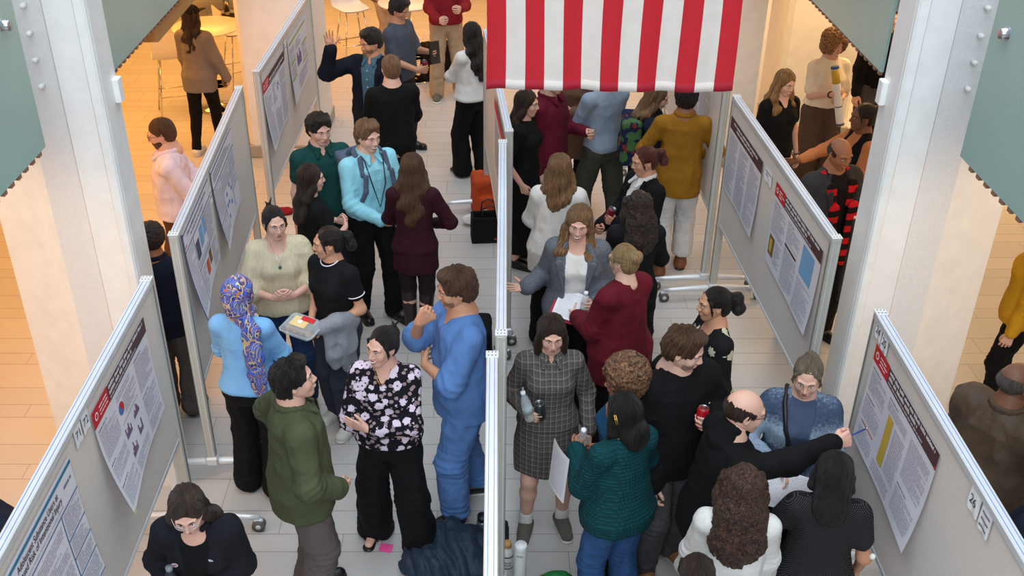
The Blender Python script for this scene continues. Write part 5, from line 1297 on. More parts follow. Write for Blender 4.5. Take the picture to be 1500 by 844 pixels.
def drape(q, U):
    q.chain([U((.17, -.02, 1.02)), U((.155, -.15, 1.06)), U((.09, -.28, 1.06))], [.055, .060, .05], k=.03); q.chain([U((.19, -.10, 1.04)), U((.20, -.10, .86)), U((.20, -.11, .70))], [.07, .085, .07], k=.04, fl=((1, 0, 0), .5)); q.chain([U((.13, -.20, 1.02)), U((.17, -.22, .82)), U((.18, -.22, .76))], [.06, .06, .045], k=.04, fl=((1, 0, 0), .6))
free(P, 'folded_sweater', 'grey knit sweater draped over the forearm of the cookie box holder', 'sweater', drape, GREYH, .007, fold2(.02, 9))
P = person(468, 190, 1.78, 24, 'person in a dark teal polo shirt with short black hair', 'P8', 'm', 'fair', head=(10, 10, 0), L='down', Rr='down', hair=('wavy_short', 'black', dict(vol=1.1)), top=T(TEALP, neck='collar', sl='short', hem=.88, loose=.03), legs=T(DARK), shoes=T(SHBLK))
P = person(456, 262, 1.60, 122, 'person with long dark hair in a black tee, hands together, back partly turned', 'P9', 'f', 'fair', head=(-14, 4, 0), L='clasp_hi', Rr='clasp_hi', hair=('long', 'darkbrown', dict(L=.34)), top=T(BLACK, sl='short', hem=.90, loose=.02), legs=T(BLACK2, w=.08), shoes=T(SHBLK))
P = person(539, 200, 1.77, 36, 'person in an aqua dress shirt with grey backpack and black lanyard', 'P10', 'm', 'pale', head=(6, 8, 0), L='clasp', Rr='clasp', hair=('wavy_short', 'lightbrown', dict(vol=1.05)), top=T(AQUA, neck='collar', hem=.96, loose=.02, wr=.013, buttons=M_WT), legs=T(BLACK, w=.075, belt=SHBLK), shoes=T(SHBLK), smile=True, feet=((.10, .12, 10), (-.12, -.06, -6)))
tube_on(P, 'lanyard', [(-.078, .03, 1.478), (-.080, -.085, 1.432), (-.062, -.158, 1.25), (-.01, -.160, 1.06), (.05, -.158, 1.25), (.078, -.085, 1.432), (.078, .03, 1.478)], .005, M_BLK)
def pack(q, U, w=.14): q.box((-w, .13, 1.02), (w, .24, 1.38), rr=.035, k=.03); q.box((-w * .7, .22, 1.04), (w * .7, .275, 1.20), rr=.02, k=.02)
def straps(P, mt, o):
    for x in (-1, 1):
        q = Sdf(); U = P['U']; q.chain([U((x * .10, .15, 1.38)), U((x * .098, .05, 1.466)), U((x * .105, -.06, 1.446)), U((x * .112, -.152, 1.33)), U((x * .125, -.165, 1.22)), U((x * .17, -.07, 1.08)), U((x * .13, .14, 1.05))], [.022] * 7, k=.01, fl=((0, 1, 0), .5)); V, Q = q.mesh(.007); link('strap', np_mesh('strap', V * P['s'], Q, mt), o)
PACKG = K('backpack_grey', (98, 110, 132), 'heather', c2=(74, 82, 100))
o = free(P, 'backpack', 'grey heather backpack worn over the aqua shirt', 'backpack', pack, PACKG, .008, fold2(.010, 10)); straps(P, PACKG, o)
P = person(604, 246, 1.66, 176, 'person with long brown hair in a maroon dress and tall dark boots, seen from behind', 'P11', 'f', 'fair', face=False, L='clasp', Rr='clasp', Rm=dict(w=(.14, .2, 1.02)), hair=('long', 'brown', dict(L=.40, vol=1.12)), top=T(MAROON, hem=.90, loose=.01), skirt=T(MAROON, hem=.72, w=.186, d=.145), legs=T(K('tights', (40, 28, 30)), fit=.008, w=.040, top=.95, wr=.001), shoes=T(SHDK, kind='tallboot'), feet=((.055, .02, 4), (-.055, -.02, -4)))
P = person(572, 100, 1.79, 196, 'person with short light brown hair in a black sweater, facing the waving person', 'P12', 'm', 'pale', head=(8, 0, 0), L='clasp', Rr='clasp', hair=('crop', 'lightbrown'), top=T(BLACK, hem=.86, loose=.02), legs=T(BLACK2), shoes=T(SHBLK))
P = person(543, 62, 1.82, -18, 'person in a dark suit jacket raising an open hand', 'P13', 'm', 'tan', head=(-34, 14, 0), Rr='wave', L='down', Rm=dict(w=(.33, .16, 1.54)), hair=('short', 'black'), beard='stubble', top=T(SLATE, neck='collar', buttons=M_WT, hem=.9), jacket=T(SUIT, open=.065, lapel=1, hem=.76, loose=.03, wr=.012), legs=T(SUIT, w=.08, belt=SHBLK), shoes=T(SHBLK))
P = person(585, 14, 1.75, 62, 'person in a grey tee with black hair holding a can and a tablet', 'P14', 'm', 'olive', head=(0, 22, 0), L='hold', Rr='hold_lo', hair=('wavy_short', 'black', dict(vol=1.3)), top=T(GREYT, sl='elbow', hem=.86, loose=.03), legs=T(DARK), shoes=T(SHBLK))
can(P['grip'](-1), 'maroon can held by the person in the grey tee', M_CANM); g = P['grip'](1); sheet((g[0] + Vector((.03, 0, .02)), (0.1, .1, 1), (.8, -.6, .2)), 'dark tablet held upright by the person in the grey tee', 'tablet', 'tablet', .16, .24, M_BLK, ins=False, th=.012)
P = person(640, -70, 1.80, 10, 'person in a red sweater and khaki trousers standing by the tall table', 'P15', 'm', 'fair', L='hold', Rr='hold_lo', hair=('short', 'brown'), top=T(REDS, hem=.90, loose=.02), legs=T(KHAKI, w=.085, fit=.02), shoes=T(SHGRY, sole=GUM), at=(-.52, 12.95), feet=((.16, -.02, 14), (-.14, .10, -10)), face=False)
P = person(690, 50, 1.68, -142, 'person with very long black hair in a white sweater, arms crossed', 'P16', 'f', 'tan', head=(10, 6, 0), L='cross', Rr='cross2', hair=('long', 'black', dict(L=.42, vol=1.1)), top=T(WHITE, hem=.92, loose=.035, slo=.012), legs=T(BLACK, w=.105, fit=.018), shoes=T(SHBLK, kind='point'), feet=((.10, .08, 10), (-.10, -.06, -10)))
P = person(281, 24, 1.66, 168, 'person walking away in a grey jacket, black leggings and dark baseball cap', 'P17', 'f', 'fair', head=(-22, 0, 0), L='hang', Rr='hang', Rm=dict(w=(.28, .12, .84)), hair=('long', 'darkbrown', dict(L=.32)), top=T(WOOLG, hem=.76, loose=.015, off=.020, name='jacket'), legs=T(BLACK, w=.052, fit=.010, wr=.006), shoes=T(SHWHT, sole=GUM), feet=((.09, -.14, 4), (-.07, .16, -4)))
def cap(P):
    q = Sdf(); q.ell((0, .012, .055), (.094, .110, .085), k=.01); q.box((-.2, -.2, -.2), (.2, .2, .040), neg=True, k=.01); q.cone((0, -.09, .052), (0, -.165, .040), .062, .045, k=.01, fl=((0, 0, 1), .12)); q.ell((0, .01, .140), (.009, .009, .006), k=.003)
    V, Q = q.mesh(.006); link('baseball_cap', np_mesh('baseball_cap', P['HT'](V), Q, BLACK2), P['root'])
cap(P); g = P['grip'](-1); sheet((g[0] + Vector((-.02, 0, .07)), (0, 0, 1), (.9, .4, 0)), 'dark red notebook carried by the person in the baseball cap', 'notebook', 'notebook', .15, .22, mat('notebook_red', (86, 26, 30), .5), ins=False, th=.016)
P = person(236, 196, 1.77, -78, 'person with glasses and beard in a pale pink shirt, hands behind the back', 'P18', 'm', 'fair', head=(0, 16, 0), L='behind', Rr='behind', hair=('crop', 'brown'), beard='full', glasses=True, top=T(PINK, neck='collar', hem=.94, loose=.03, wr=.014), legs=T(BROWNT, w=.085), shoes=T(SHBRN))
P = person(223, 350, 1.55, 178, 'person with curly black hair in a navy jacket, half hidden by the left column', 'P19', 'm', 'brown', face=False, L='clasp', Rr='clasp', hair=('curly_short', 'curl_black'), top=T(NAVYC, neck='collar', hem=.80, loose=.03), legs=T(TAUPE, w=.09), shoes=T(SHBRN))
P = person(-38, 700, 1.76, 150, 'person in black at the left edge behind the near left board', 'P20', 'm', 'fair', face=False, hair=('short', 'black'), top=T(NAVYC, hem=.82, loose=.04, off=.02), legs=T(DARK), shoes=T(SHBLK))
P = person(0, 0, 1.75, 100, 'person in brown trousers far back by the stools', 'P21', 'm', 'fair', face=False, hair=('short', 'brown'), top=T(BRCOAT, hem=.82), legs=T(KHAKI, w=.085), shoes=T(SHBRN), at=(-1.47, 14.4))

# ================================================================== right aisle
P = person(808, 490, 1.62, 2, 'person in a grey plaid dress with white socks holding a can', 'Q1', 'f', 'fair', head=(2, 10, 0), Rr='hold_lo', L='hang', Rm=dict(w=(.15, .17, 1.12), hd=(-.6, .75, 0), th=(0, .2, 1)), Lm=dict(w=(.25, .12, .92)), hair=('bob', 'darkbrown', dict(vol=1.0)), top=T(PLAID, neck='collar', hem=.92, loose=.02), skirt=T(PLAID, hem=.56, w=.215, d=.165, top=1.02), shoes=T(SHGRY, sole=GUM, sock=SOCK), feet=((.12, .0, 10), (-.13, .04, -12)))
can(P['grip'](-1), 'dark green can held by the person in the plaid dress', M_CAND); bottle((P['wp']((-.155, -.215, 1.19)), Vector((-.25, .1, 1)).normalized()), 'clear water bottle tucked in the elbow of the plaid dress wearer')
g = P['grip'](1); sheet((g[0] + Vector((.01, .0, -.04)), (.1, .1, 1), (.95, -.3, 0)), 'white papers hanging from the hand of the plaid dress wearer')
P = person(848, 327, 1.70, -8, 'smiling person with long wavy hair in a grey tweed blazer, one palm out', 'Q2', 'f', 'fair', head=(0, 10, 4), Rr='out', L='hold', Lm=dict(w=(.15, .24, 1.10)), Rm=dict(w=(.33, .16, 1.14), hd=(.95, .3, .05)), hair=('long', 'balayage', dict(L=.36, front=1, vol=1.08)), top=T(WHITE, neck='scoop', hem=.98), jacket=T(TWEED, open=.075, lapel=1, hem=.76, loose=.04, name='blazer'), legs=T(BLACK, w=.10, fit=.02), shoes=T(SHBLK), smile=True)
bottle(P['grip'](1), 'clear water bottle held by the person in the tweed blazer')
P = person(913, 382, 1.66, -140, 'person with pinned blond hair in a burgundy cardigan holding a red folder', 'Q3', 'f', 'pale', head=(8, 10, 0), L='hold_lo', Rr='hold_lo', Lm=dict(w=(.10, .30, 1.04), hp='plate', th=(.6, .2, .6)), hair=('bun', 'blond', dict(vol=1.15)), glasses=True, top=T(BURG, hem=.72, loose=.045, off=.024, slo=.012, wr=.014, name='cardigan'), legs=T(BLACK, w=.09), shoes=T(SHBLK))
c = P['wp']((.02, -.40, 1.04)); f = sheet((c, (-.75, .35, .10), (-.25, -.55, .8)), 'open red folder held by the person in the burgundy cardigan', 'folder', 'folder', .24, .34, mat('folder_red', (176, 24, 48), .5), ins=False, th=.008)
sheet((c + Vector((-.006, -.012, .018)), (-.75, .35, .10), (-.25, -.55, .8)), 'white printed pages lying on the open red folder')
P = person(935, 300, 1.66, 182, 'person with long wavy black hair in a black top, back to the camera', 'Q4', 'f', 'warm', face=False, head=(14, 0, 0), L='hold_lo', Rr='hold', hair=('curly_long', 'curl_dark', dict(L=.22, vol=.78)), top=T(BLACK2, hem=.94), legs=T(BLACK, w=.09), shoes=T(SHBLK))
P = person(944, 236, 1.67, -66, 'person with an auburn ponytail in a black blazer and white collar', 'Q5', 'f', 'tan', head=(-8, 12, 0), L='hold_hi', Rr='hold_lo', Lm=dict(w=(.12, .30, 1.16)), hair=('pony', 'auburn', dict(L=.20)), top=T(WHITE, neck='collar'), jacket=T(BLACK, open=.035, lapel=1, hem=.82), legs=T(BLACK2), shoes=T(SHBLK))
can(P['grip'](1), 'maroon can held by the person with the auburn ponytail', M_CANM)
P = person(1005, 142, 1.79, 176, 'person in a mustard corduroy shirt, white trousers and brown boots, seen from behind', 'Q6', 'm', 'brown', fat=.94, face=False, L='clasp', Rr='clasp', Lm=dict(w=(.16, .2, 1.02)), Rm=dict(w=(.16, .2, 1.02)), hair=('wavy_short', 'black', dict(vol=1.2)), top=T(MUST, neck='collar', hem=.76, loose=.022, slo=.002, wr=.012), legs=T(WHT, w=.085, fit=.02, ank=.16, cut=.15), shoes=T(SHBRN, kind='boot'), feet=((.10, -.10, 6), (-.10, .06, -6)))
P = person(820, 247, 1.67, 172, 'person with long highlighted hair in a long white top, seen from behind', 'Q7', 'f', 'fair', face=False, L='clasp', Rr='clasp', hair=('long', 'balayage', dict(L=.28, vol=1.15)), top=T(WHITE, hem=.74, loose=.05, off=.02, slo=.01), legs=T(BLACK, w=.09), shoes=T(SHBLK))
P = person(772, 152, 1.68, 70, 'person with long dark hair in a black dress standing beside the centre board', 'Q8', 'f', 'fair', head=(0, 6, 0), L='down', Rr='pocket', hair=('long', 'darkbrown', dict(L=.36)), top=T(BLACK, sl='short', hem=.92), skirt=T(BLACK, hem=.18, w=.20, d=.18), shoes=T(SHBLK))
P = person(808, 118, 1.78, 60, 'person in a maroon jacket and khaki trousers with head behind the flag', 'Q9', 'm', 'fair', L='hold', Rr='down', hair=('short', 'brown'), top=T(K('maroon_nylon', (96, 20, 40)), neck='collar', hem=.84, loose=.04), legs=T(KHAKI, w=.085), shoes=T(SHBRN), face=False)
P = person(848, 84, 1.72, -30, 'person in a brown coat far back under the flag', 'Q10', 'f', 'fair', L='clasp_hi', Rr='clasp_hi', hair=('long', 'brown'), top=T(BRCOAT, hem=.62, loose=.04, off=.03), legs=T(BLACK), shoes=T(SHBLK), face=False)
P = person(886, 106, 1.78, -150, 'person in a pale blue tee and olive trousers with head behind the flag', 'Q11', 'm', 'fair', fat=.94, L='clasp', Rr='clasp', hair=('short', 'brown'), top=T(PALEB, sl='elbow', hem=.90), legs=T(OLT, w=.09, fit=.022), shoes=T(SHBRN), face=False, feet=((.14, .10, 8), (-.16, -.12, -8)))
P = person(962, 143, 1.68, 84, 'person with light brown hair in a navy jacket and backpack, facing right', 'Q12', 'f', 'fair', head=(0, 16, 0), L='clasp_hi', Rr='clasp', hair=('long', 'lightbrown', dict(L=.22)), top=T(NAVYC, neck='turtle', hem=.80, off=.03, loose=.03), legs=T(DARK), shoes=T(SHBLK), smile=True)
o = free(P, 'backpack', 'dark backpack with green and red leaf print worn over the navy jacket', 'backpack', pack, K('backpack_print', (26, 34, 62), 'floral', c2=(70, 104, 62), c3=(136, 44, 40), s=.5), .008, fold2(.010, 10)); straps(P, BLACK2, o)
P = person(1002, 513, 1.77, 22, 'person in a black hoodie and grey jeans holding a red soda can', 'Q13', 'm', 'pale', head=(40, 16, 0), L='hold', Rr='down', Lm=dict(w=(.10, .22, 1.26), hd=(-.85, .5, .1), pole=(.8, -.4, -1)), Rm=dict(w=(.20, .14, .84)), hair=('wavy_short', 'brown', dict(vol=1.1)), beard='stubble', top=T(BLACK, hem=.84, loose=.05, off=.026, slo=.012, flare=.012, wr=.014, name='hoodie'), legs=T(GREYJ, w=.08, fit=.015), shoes=T(SHTAN, kind='boot', sole=GUM), feet=((.13, -.06, 8), (-.11, .02, -6)))
part(P, 'hood', lambda q, U: (q.ell(U((0, .095, 1.435)), (.11, .066, .07), k=.03), q.cone(U((-.085, .02, 1.455)), U((-.045, -.09, 1.40)), .024, .014, k=.03), q.cone(U((.085, .02, 1.455)), U((.045, -.09, 1.40)), .024, .014, k=.03)), BLACK, .007, disp=fold2(.010, 14))
can(P['grip'](1), 'red soda can held by the person in the black hoodie', M_CANR, 'Coke')
def hoodie_logo(P):
    m = MB()
    for pts in (((.062, 1.285), (.075, 1.30), (.082, 1.288)), ((.072, 1.272), (.086, 1.285), (.10, 1.302)), ((.084, 1.268), (.098, 1.272), (.112, 1.278)), ((.090, 1.29), (.094, 1.312), (.10, 1.322))):
        m.tube([tuple(P['U']((x, -.168 + max(0, x - .08) * .4, z)) * P['s']) for x, z in pts], .0022, M_WT, 5)
    m.build('logo', P['root'])
hoodie_logo(P)
P = person(1046, 446, 1.63, -84, 'person with a black ponytail in a black top with pale flowers', 'Q14', 'f', 'tan', head=(0, 4, 0), L='down', Rr='clasp', hair=('pony', 'black', dict(L=.08, vol=1.3)), top=T(FLW, neck='scoop', hem=.88, loose=.035, slo=.014), legs=T(BLACK, w=.09), shoes=T(SHBLK))
P = person(914, 556, 1.63, -82, 'person with curly golden brown hair and glasses in a blue tee', 'Q15', 'f', 'brown', head=(0, 4, 0), L='clasp_hi', Rr='down', hair=('afro', 'curl_afro', dict(vol=.86)), glasses=True, top=T(BLTEE, sl='short', hem=.9), legs=T(BLACK, w=.08), shoes=T(SHBLK))
P = person(912, 604, 1.62, -148, 'person in a teal knit sweater and jeans with a gold hair clip, holding a bottle', 'Q16', 'f', 'brown', head=(14, 4, 0), L='hold_hi', Rr='clasp_hi', Lm=dict(w=(.08, .30, 1.15), th=(0, 0, 1)), hair=('bob', 'black', dict(vol=1.02, L=.04)), top=T(TEALK, neck='turtle', hem=.86, loose=.045, off=.018, slo=.008, flare=.010, wr=.010, name='sweater'), legs=T(JEAN, w=.085, fit=.015), shoes=T(SHBLK))
bottle(P['grip'](1), 'clear water bottle held up by the person in the teal sweater'); 
b = MB(); b.tube([tuple(P['HT'](np.array([p]))[0]) for p in ((.103, .02, .045), (.112, .035, .02), (.110, .045, -.01))], .004, M_GOLD, 7); b.tube([tuple(P['HT'](np.array([p]))[0]) for p in ((.102, .03, .05), (.114, .050, .022), (.108, .055, -.008))], .004, M_GOLD, 7); b.build('hair_clip', P['root'])
g = P['wp']((.20, -.30, 1.06)); sheet((g, (.1, .1, 1), (-.9, -.3, .1)), 'white papers held low in front of the teal sweater')
P = person(1090, 603, 1.77, 98, 'bald person with glasses in a black sweater leaning to point at a poster', 'Q17', 'm', 'fair', head=(-4, 6, 0), lean=5, Rr='reach', L='clasp', Rm=dict(w=(.02, .60, 1.36), pole=(.5, .1, -1), hp='thin', hd=(-.1, 1, .2)), Lm=dict(w=(.12, .32, 1.10)), hair=('bald', 'darkbrown'), glasses=True, top=T(BLACK, hem=.84, loose=.03, neck='turtle', off=.016), legs=T(BLACK2, w=.085), shoes=T(SHBLK, sole=GUM), feet=((.12, .05, 8), (-.12, -.05, -8)))
part(P, 'collar', lambda q, U: (q.cone(U((0, .040, 1.425)), U((0, .022, 1.492)), .092, .071, k=.02), q.cone(U((0, -.01, 1.56)), U((0, -.02, 1.62)), .052, .07, neg=True, k=.01)), BLACK, .007, disp=fold2(.004, 14))
def pen(g, label, L=.13, d=None):
    b = MB(); p = g[0]; u = (d or g[2]).normalized(); b.tube([tuple(p - u * L * .35), tuple(p + u * L * .5)], .0045, M_NAVY, 8); b.tube([tuple(p + u * L * .5), tuple(p + u * L * .62)], [.0042, .001], M_SILVER, 8); tag(b.build('pen'), label, 'pen')
g = P['grip'](-1, .10, .02); pen(g, 'blue pen pointed at the poster by the bald person', .17, Vector((.9, .12, .45)))
P = person(1183, 552, 1.66, -14, 'older person with tied grey blond hair in a blue grey knit cardigan', 'Q18', 'f', 'fair', head=(-6, 14, 0), L='clasp', Rr='clasp_hi', Rm=dict(w=(.14, .26, 1.16)), hair=('bun', 'ash'), top=T(SLTEE, neck='crew', hem=.9), jacket=T(KNITB, open=.06, hem=.82, loose=.03, off=.026, slo=.002, name='cardigan'), legs=T(BLACK, w=.08), shoes=T(SHBLK))
tube_on(P, 'bag_strap', [(-.090, .06, 1.462), (-.098, -.07, 1.435), (-.075, -.148, 1.30), (.0, -.168, 1.08)], .013, M_BLK)
pen(P['grip'](-1), 'grey pen in the hand of the older person in blue knit', .13, Vector((-.2, -.4, .8))); c = world_at(1160, 722, 1.12); sheet((c, (.9, -.35, .05), (.05, -.5, .9)), 'printed sheets held flat below the older person in blue knit', w=.22, h=.29)
P = person(1222, 692, 1.62, 168, 'person with black shoulder length hair in a black dotted tee facing a poster', 'Q19', 'f', 'olive', face=False, L='clasp_hi', Rr='hang', Rm=dict(w=(.24, .10, .88)), hair=('bob', 'black', dict(vol=1.08)), top=T(DOTS, sl='short', hem=.90, loose=.025, slo=.012), legs=T(BLACK, w=.08), shoes=T(SHBLK))
part(P, 'arm_patch', lambda q, U: q.ell(P['J'][-1]['E'] + V3(-.036, .02, .03), (.016, .016, .018)), mat('patch_white', (230, 228, 224), .6), .004)
P = person(1088, 712, 1.64, 172, 'person with long curly brown hair in a white top, seen from behind', 'Q20', 'f', 'fair', face=False, L='hang', Rr='hang', hair=('curly_long', 'curl_brown', dict(L=.30, vol=.86)), top=T(WHITE, hem=.86, loose=.03), legs=T(JEAND, w=.08), shoes=T(SHBLK))
P = person(1020, 842, 1.60, 175, 'person with dark pinned hair at the bottom edge, only the hair showing', 'Q21', 'f', 'fair', face=False, hair=('clip', 'darkbrown'), top=T(BLACK), legs=T(BLACK2), shoes=T(SHBLK))
P = person(1150, 122, 1.66, 22, 'smiling blond person in a black tee with a bracelet behind the right board', 'Q22', 'f', 'pale', head=(6, 12, 0), L='down', Rr='down', hair=('long', 'gold', dict(L=.24, front=1)), top=T(BLACK, neck='v', sl='short', hem=.9), legs=T(BLACK, w=.09), shoes=T(SHBLK), smile=True)
b = MB(); j = P['J'][1]; c = j['W']; 
ax_ = unit(j['W'] - j['E']); e1 = unit(np.cross(ax_, V3(0, 1, 0))); e2 = np.cross(ax_, e1); b.tube([tuple((c - ax_ * .01 + (e1 * math.cos(a) + e2 * math.sin(a)) * .036) * P['s']) for a in [i * math.pi / 8 for i in range(17)]], .006, M_BLK, 6, False); b.build('bracelet', P['root'])
P = person(1222, 66, 1.72, 6, 'person with curly ginger hair in a cream tee holding a white tube', 'Q23', 'f', 'fair', head=(12, 12, 4), L='hold', Rr='hold_lo', Lm=dict(w=(.06, .25, 1.12), hd=(-.7, .5, 0)), Rm=dict(w=(.05, .27, 1.18), hd=(-.8, .4, .2)), hair=('afro', 'curl_ginger', dict(vol=.95)), top=T(CREAM, neck='crew', sl=.75, hem=.99, loose=.035, flare=.015), legs=T(CHOC, w=.12, fit=.03, belt=SHBLK), shoes=T(SHBLK), smile=True)
b = MB(); c = P['wp']((0.0, -.285, 1.17)); u = Vector((.22, -.10, -.95)).normalized(); M = frame(c - u * .30, u)
b.lathe([(0, 0), (.036, 0), (.038, .004), (.038, .60), (.036, .604), (0, .604)], M_WT, M=M); o = b.build('poster_tube'); tag(o, 'white poster tube with yellow and blue top held by the ginger haired person', 'tube')
b = MB(); b.lathe([(.0387, .03), (.0387, .17)], M_YEL, M=M); b.build('yellow_band', o); b = MB(); b.lathe([(.0388, .0), (.0388, .025)], M_TEALD, M=M); b.build('blue_band', o); b = MB(); b.lathe([(.0388, .40), (.0388, .41)], M_DGR, M=M); b.build('grey_band', o); b = MB(); b.lathe([(.0388, .58), (.0388, .60)], M_DGR, M=M); b.build('grey_band', o)
tube_on(P, 'watch', [tuple(P['J'][-1]['W'] + V3(.03 * math.cos(a), 0, .03 * math.sin(a)) - .012 * unit(P['J'][-1]['W'] - P['J'][-1]['E'])) for a in [i * math.pi / 8 for i in range(17)]], .008, M_BLK)
P = person(1230, 226, 1.76, 22, 'bald person in a charcoal coat with a red and black striped scarf', 'Q24', 'm', 'brown', head=(0, 14, 0), L='down', Rr='down', hair=('bald', 'darkbrown'), top=T(BLACK, hem=.86), jacket=T(COATG, open=.09, lapel=1, hem=.40, loose=.075, off=.032, name='coat'), legs=T(BLACK, w=.11, fit=.03), shoes=T(SHBLK))
def scarf(q, U):
    q.chain([U((-.10, .0, 1.43)), U((0, .085, 1.46)), U((.10, .0, 1.43))], [.030, .032, .030], k=.02)
    for x in (-1, 1): q.chain([U((x * .10, .0, 1.43)), U((x * .095, -.11, 1.37)), U((x * .085, -.165, 1.22)), U((x * .085, -.168, 1.0)), U((x * .085, -.165, .76))], [.040, .044, .046, .046, .046], k=.01, fl=((0, 1, 0), .4))
part(P, 'scarf', scarf, REDK, .007)
b = MB(); b.box(tuple(P['U']((.125, -.185, 1.10)) * P['s']), (.065, .004, .085), M_WT); b.box(tuple(P['U']((.125, -.188, 1.09)) * P['s']), (.04, .003, .006), M_INKD); b.build('name_badge', P['root'])
P = person(1264, 172, 1.70, -82, 'person in an apricot shirt and black vest reaching a hand out', 'Q25', 'f', 'dark', head=(-6, 4, 0), L='hang', Rr='reach', Rm=dict(w=(.12, .50, 1.16), hp='spread'), hair=('bun', 'black', dict(vol=1.3)), top=T(ORGC, neck='crew', loose=.02, slo=.002, sl=1.75), jacket=T(BLACK, sl='none', open=.05, hem=.84), legs=T(BLACK), shoes=T(SHBLK))
P = person(0, 0, 1.80, -60, 'person in a black coat at the top edge between the far column and pier', 'Q26', 'm', 'fair', face=False, hair=('short', 'black'), top=T(BLACK2, hem=.80, loose=.05, off=.03), legs=T(BLACK), shoes=T(SHBRN), at=(3.78, 13.9))
P = person(0, 0, 1.78, 20, 'person in grey trousers beside the white pier, upper body behind the glass', 'Q27', 'm', 'fair', face=False, hair=('short', 'brown'), top=T(BLACK, hem=.9), legs=T(GREYJ, w=.10, fit=.02), shoes=T(SHBLK), at=(4.15, 10.75))
P = person(0, 0, 1.72, -20, 'person in royal blue and khaki, mostly behind the glass on the right', 'Q27b', 'm', 'fair', face=False, hair=('short', 'brown'), top=T(BLUEC, hem=.9), legs=T(KHAKI, w=.09), shoes=T(SHBLK), at=(4.25, 10.0))
P = person(1490, 562, 1.76, 118, 'balding person in a brown leather jacket at the right edge', 'Q28', 'm', 'dark', head=(-14, 6, 0), L='clasp', Rr='clasp', hair=('bald', 'grey'), top=T(WHITE), jacket=T(LEATH, open=.06, hicollar=1, hem=.82, loose=.05, off=.036, slo=.02, wr=.022), legs=T(DARK), shoes=T(SHBLK))
P = person(1532, 335, 1.66, -120, 'person in a yellow top at the right edge below the glass', 'Q29', 'f', 'fair', face=False, hair=('long', 'darkbrown'), top=T(YELC, hem=.88, loose=.04), legs=T(BLACK), shoes=T(SHBLK))
P = person(1545, 700, 1.70, -150, 'person in dark navy at the right edge beyond the near right board', 'Q30', 'f', 'fair', face=False, hair=('short', 'black'), top=T(NAVYC, hem=.85, loose=.04), legs=T(BLACK), shoes=T(SHBLK))
# ------------------------------------------------------------------ things on tables, floor and hands
c = PEOPLE['P7']['clam'] if 'clam' in PEOPLE['P7'] else PEOPLE['P7']['wp']((-.02, -.46, 1.06))
def clamshell(c):
    M = frame((c.x, c.y, c.z - .005), (0, -.15, 1), (.9, -.45, 0)); b = MB(); w, d = .125, .095
    def ring(s_, z): return [(x * s_, y * s_, z) for x, y in ((-w, -d + .02), (-w + .02, -d), (w - .02, -d), (w, -d + .02), (w, d - .02), (w - .02, d), (-w + .02, d), (-w, d - .02))]
    R_ = [ring(.82, -.035), ring(.95, -.005), ring(1.04, 0), ring(1.04, .004), ring(.95, .008), ring(.80, .036)]
    b.add([p for r in R_ for p in r], [(i * 8 + k, i * 8 + (k + 1) % 8, (i + 1) * 8 + (k + 1) % 8, (i + 1) * 8 + k) for i in range(5) for k in range(8)] + [tuple(range(8))[::-1], tuple(40 + k for k in range(8))], M_PET, False, M)
    o = b.build('cookie_box'); tag(o, 'clear plastic cookie box with yellow and red label held in one hand', 'food box')
    l = MB(); l.add([(-.07, -.045, .038), (.05, -.045, .038), (.05, .05, .038), (-.07, .05, .038)], [(0, 1, 2, 3)], mat('label_yellow', (232, 204, 140), .5), False, M); l.add([(-.02, .02, .0386), (.08, .02, .0386), (.08, .066, .0386), (-.02, .066, .0386)], [(0, 1, 2, 3)], M_RED, False, M)
    l.add([(.018 * math.cos(a) - .01, .018 * math.sin(a) + .005, .0392) for a in [i * math.pi / 8 for i in range(16)]], [tuple(range(16))], M_WT, False, M); l.build('label', o)
    r_ = random.Random(2)
    for i in range(8):
        k = MB(); x, y = -.075 + (i % 4) * .05, -.035 + (i // 4) * .065
        k.lathe([(0, -.012), (.024, -.010), (.030, .0), (.022, .011), (0, .014)], mat('cookie', (186, 150, 104), .9), (x, y, -.012), 12, M); k = k.build('cookie'); tag(k, 'small round cookie inside the clear cookie box', 'cookie', 'cookies inside the clear box')
clamshell(c)
def blob(name, label, cat, ops, m, loc, rz=0, vox=.009, disp=None):
    q = Sdf(); ops(q); V, Q = q.mesh(vox, disp); o = link(name, np_mesh(name, V, Q, m)); o.location = loc; o.rotation_euler = (0, 0, R(rz)); tag(o, label, cat); return o
# puffer coat heap under the floral blouse
p = world_at(655, 812, .1)
def heap(q):
    q.ell((0, 0, .09), (.27, .19, .12), k=.05); q.ell((.10, .05, .15), (.17, .13, .09), k=.05); q.cone((-.22, -.06, .06), (-.05, -.18, .05), .07, .06, k=.04); q.cone((.1, -.18, .06), (.25, -.06, .07), .07, .07, k=.04); q.cone((-.2, .08, .10), (.02, .14, .16), .07, .08, k=.04); q.plane((0, 0, -1), 0)
PUFF = K('navy_puffer', (40, 52, 68), rough=.5)
blob('puffer_coat', 'dark navy puffer coat heaped on the floor by the centre board', 'coat', heap, PUFF, (p.x, p.y, 0), 0, .008, lambda P_: (np.abs(np.sin(P_[:, 0] * 34 + P_[:, 2] * 22 + 3 * noise3(P_ * 6))) - .6) * .020 + (1 - np.abs(2 * noise3(P_ * 11) - 1) - .6) * .022)
# pink sticky note
p = world_at(566, 803, 0); b = MB(); b.add([(-.04, -.03, .002), (.03, -.045, .002), (.045, .02, .010), (-.025, .035, .006)], [(0, 1, 2, 3)], mat('pink_note', (244, 84, 160), .6)); b.add([(-.04, -.03, .003), (-.025, .035, .007), (-.032, .037, .016), (-.047, -.028, .010)], [(0, 1, 2, 3)], mat('pink_note', (244, 84, 160), .6)); o = b.build('sticky_note', loc=(p.x, p.y, 0)); tag(o, 'pink sticky note on the floor beside a sandal', 'sticky note')
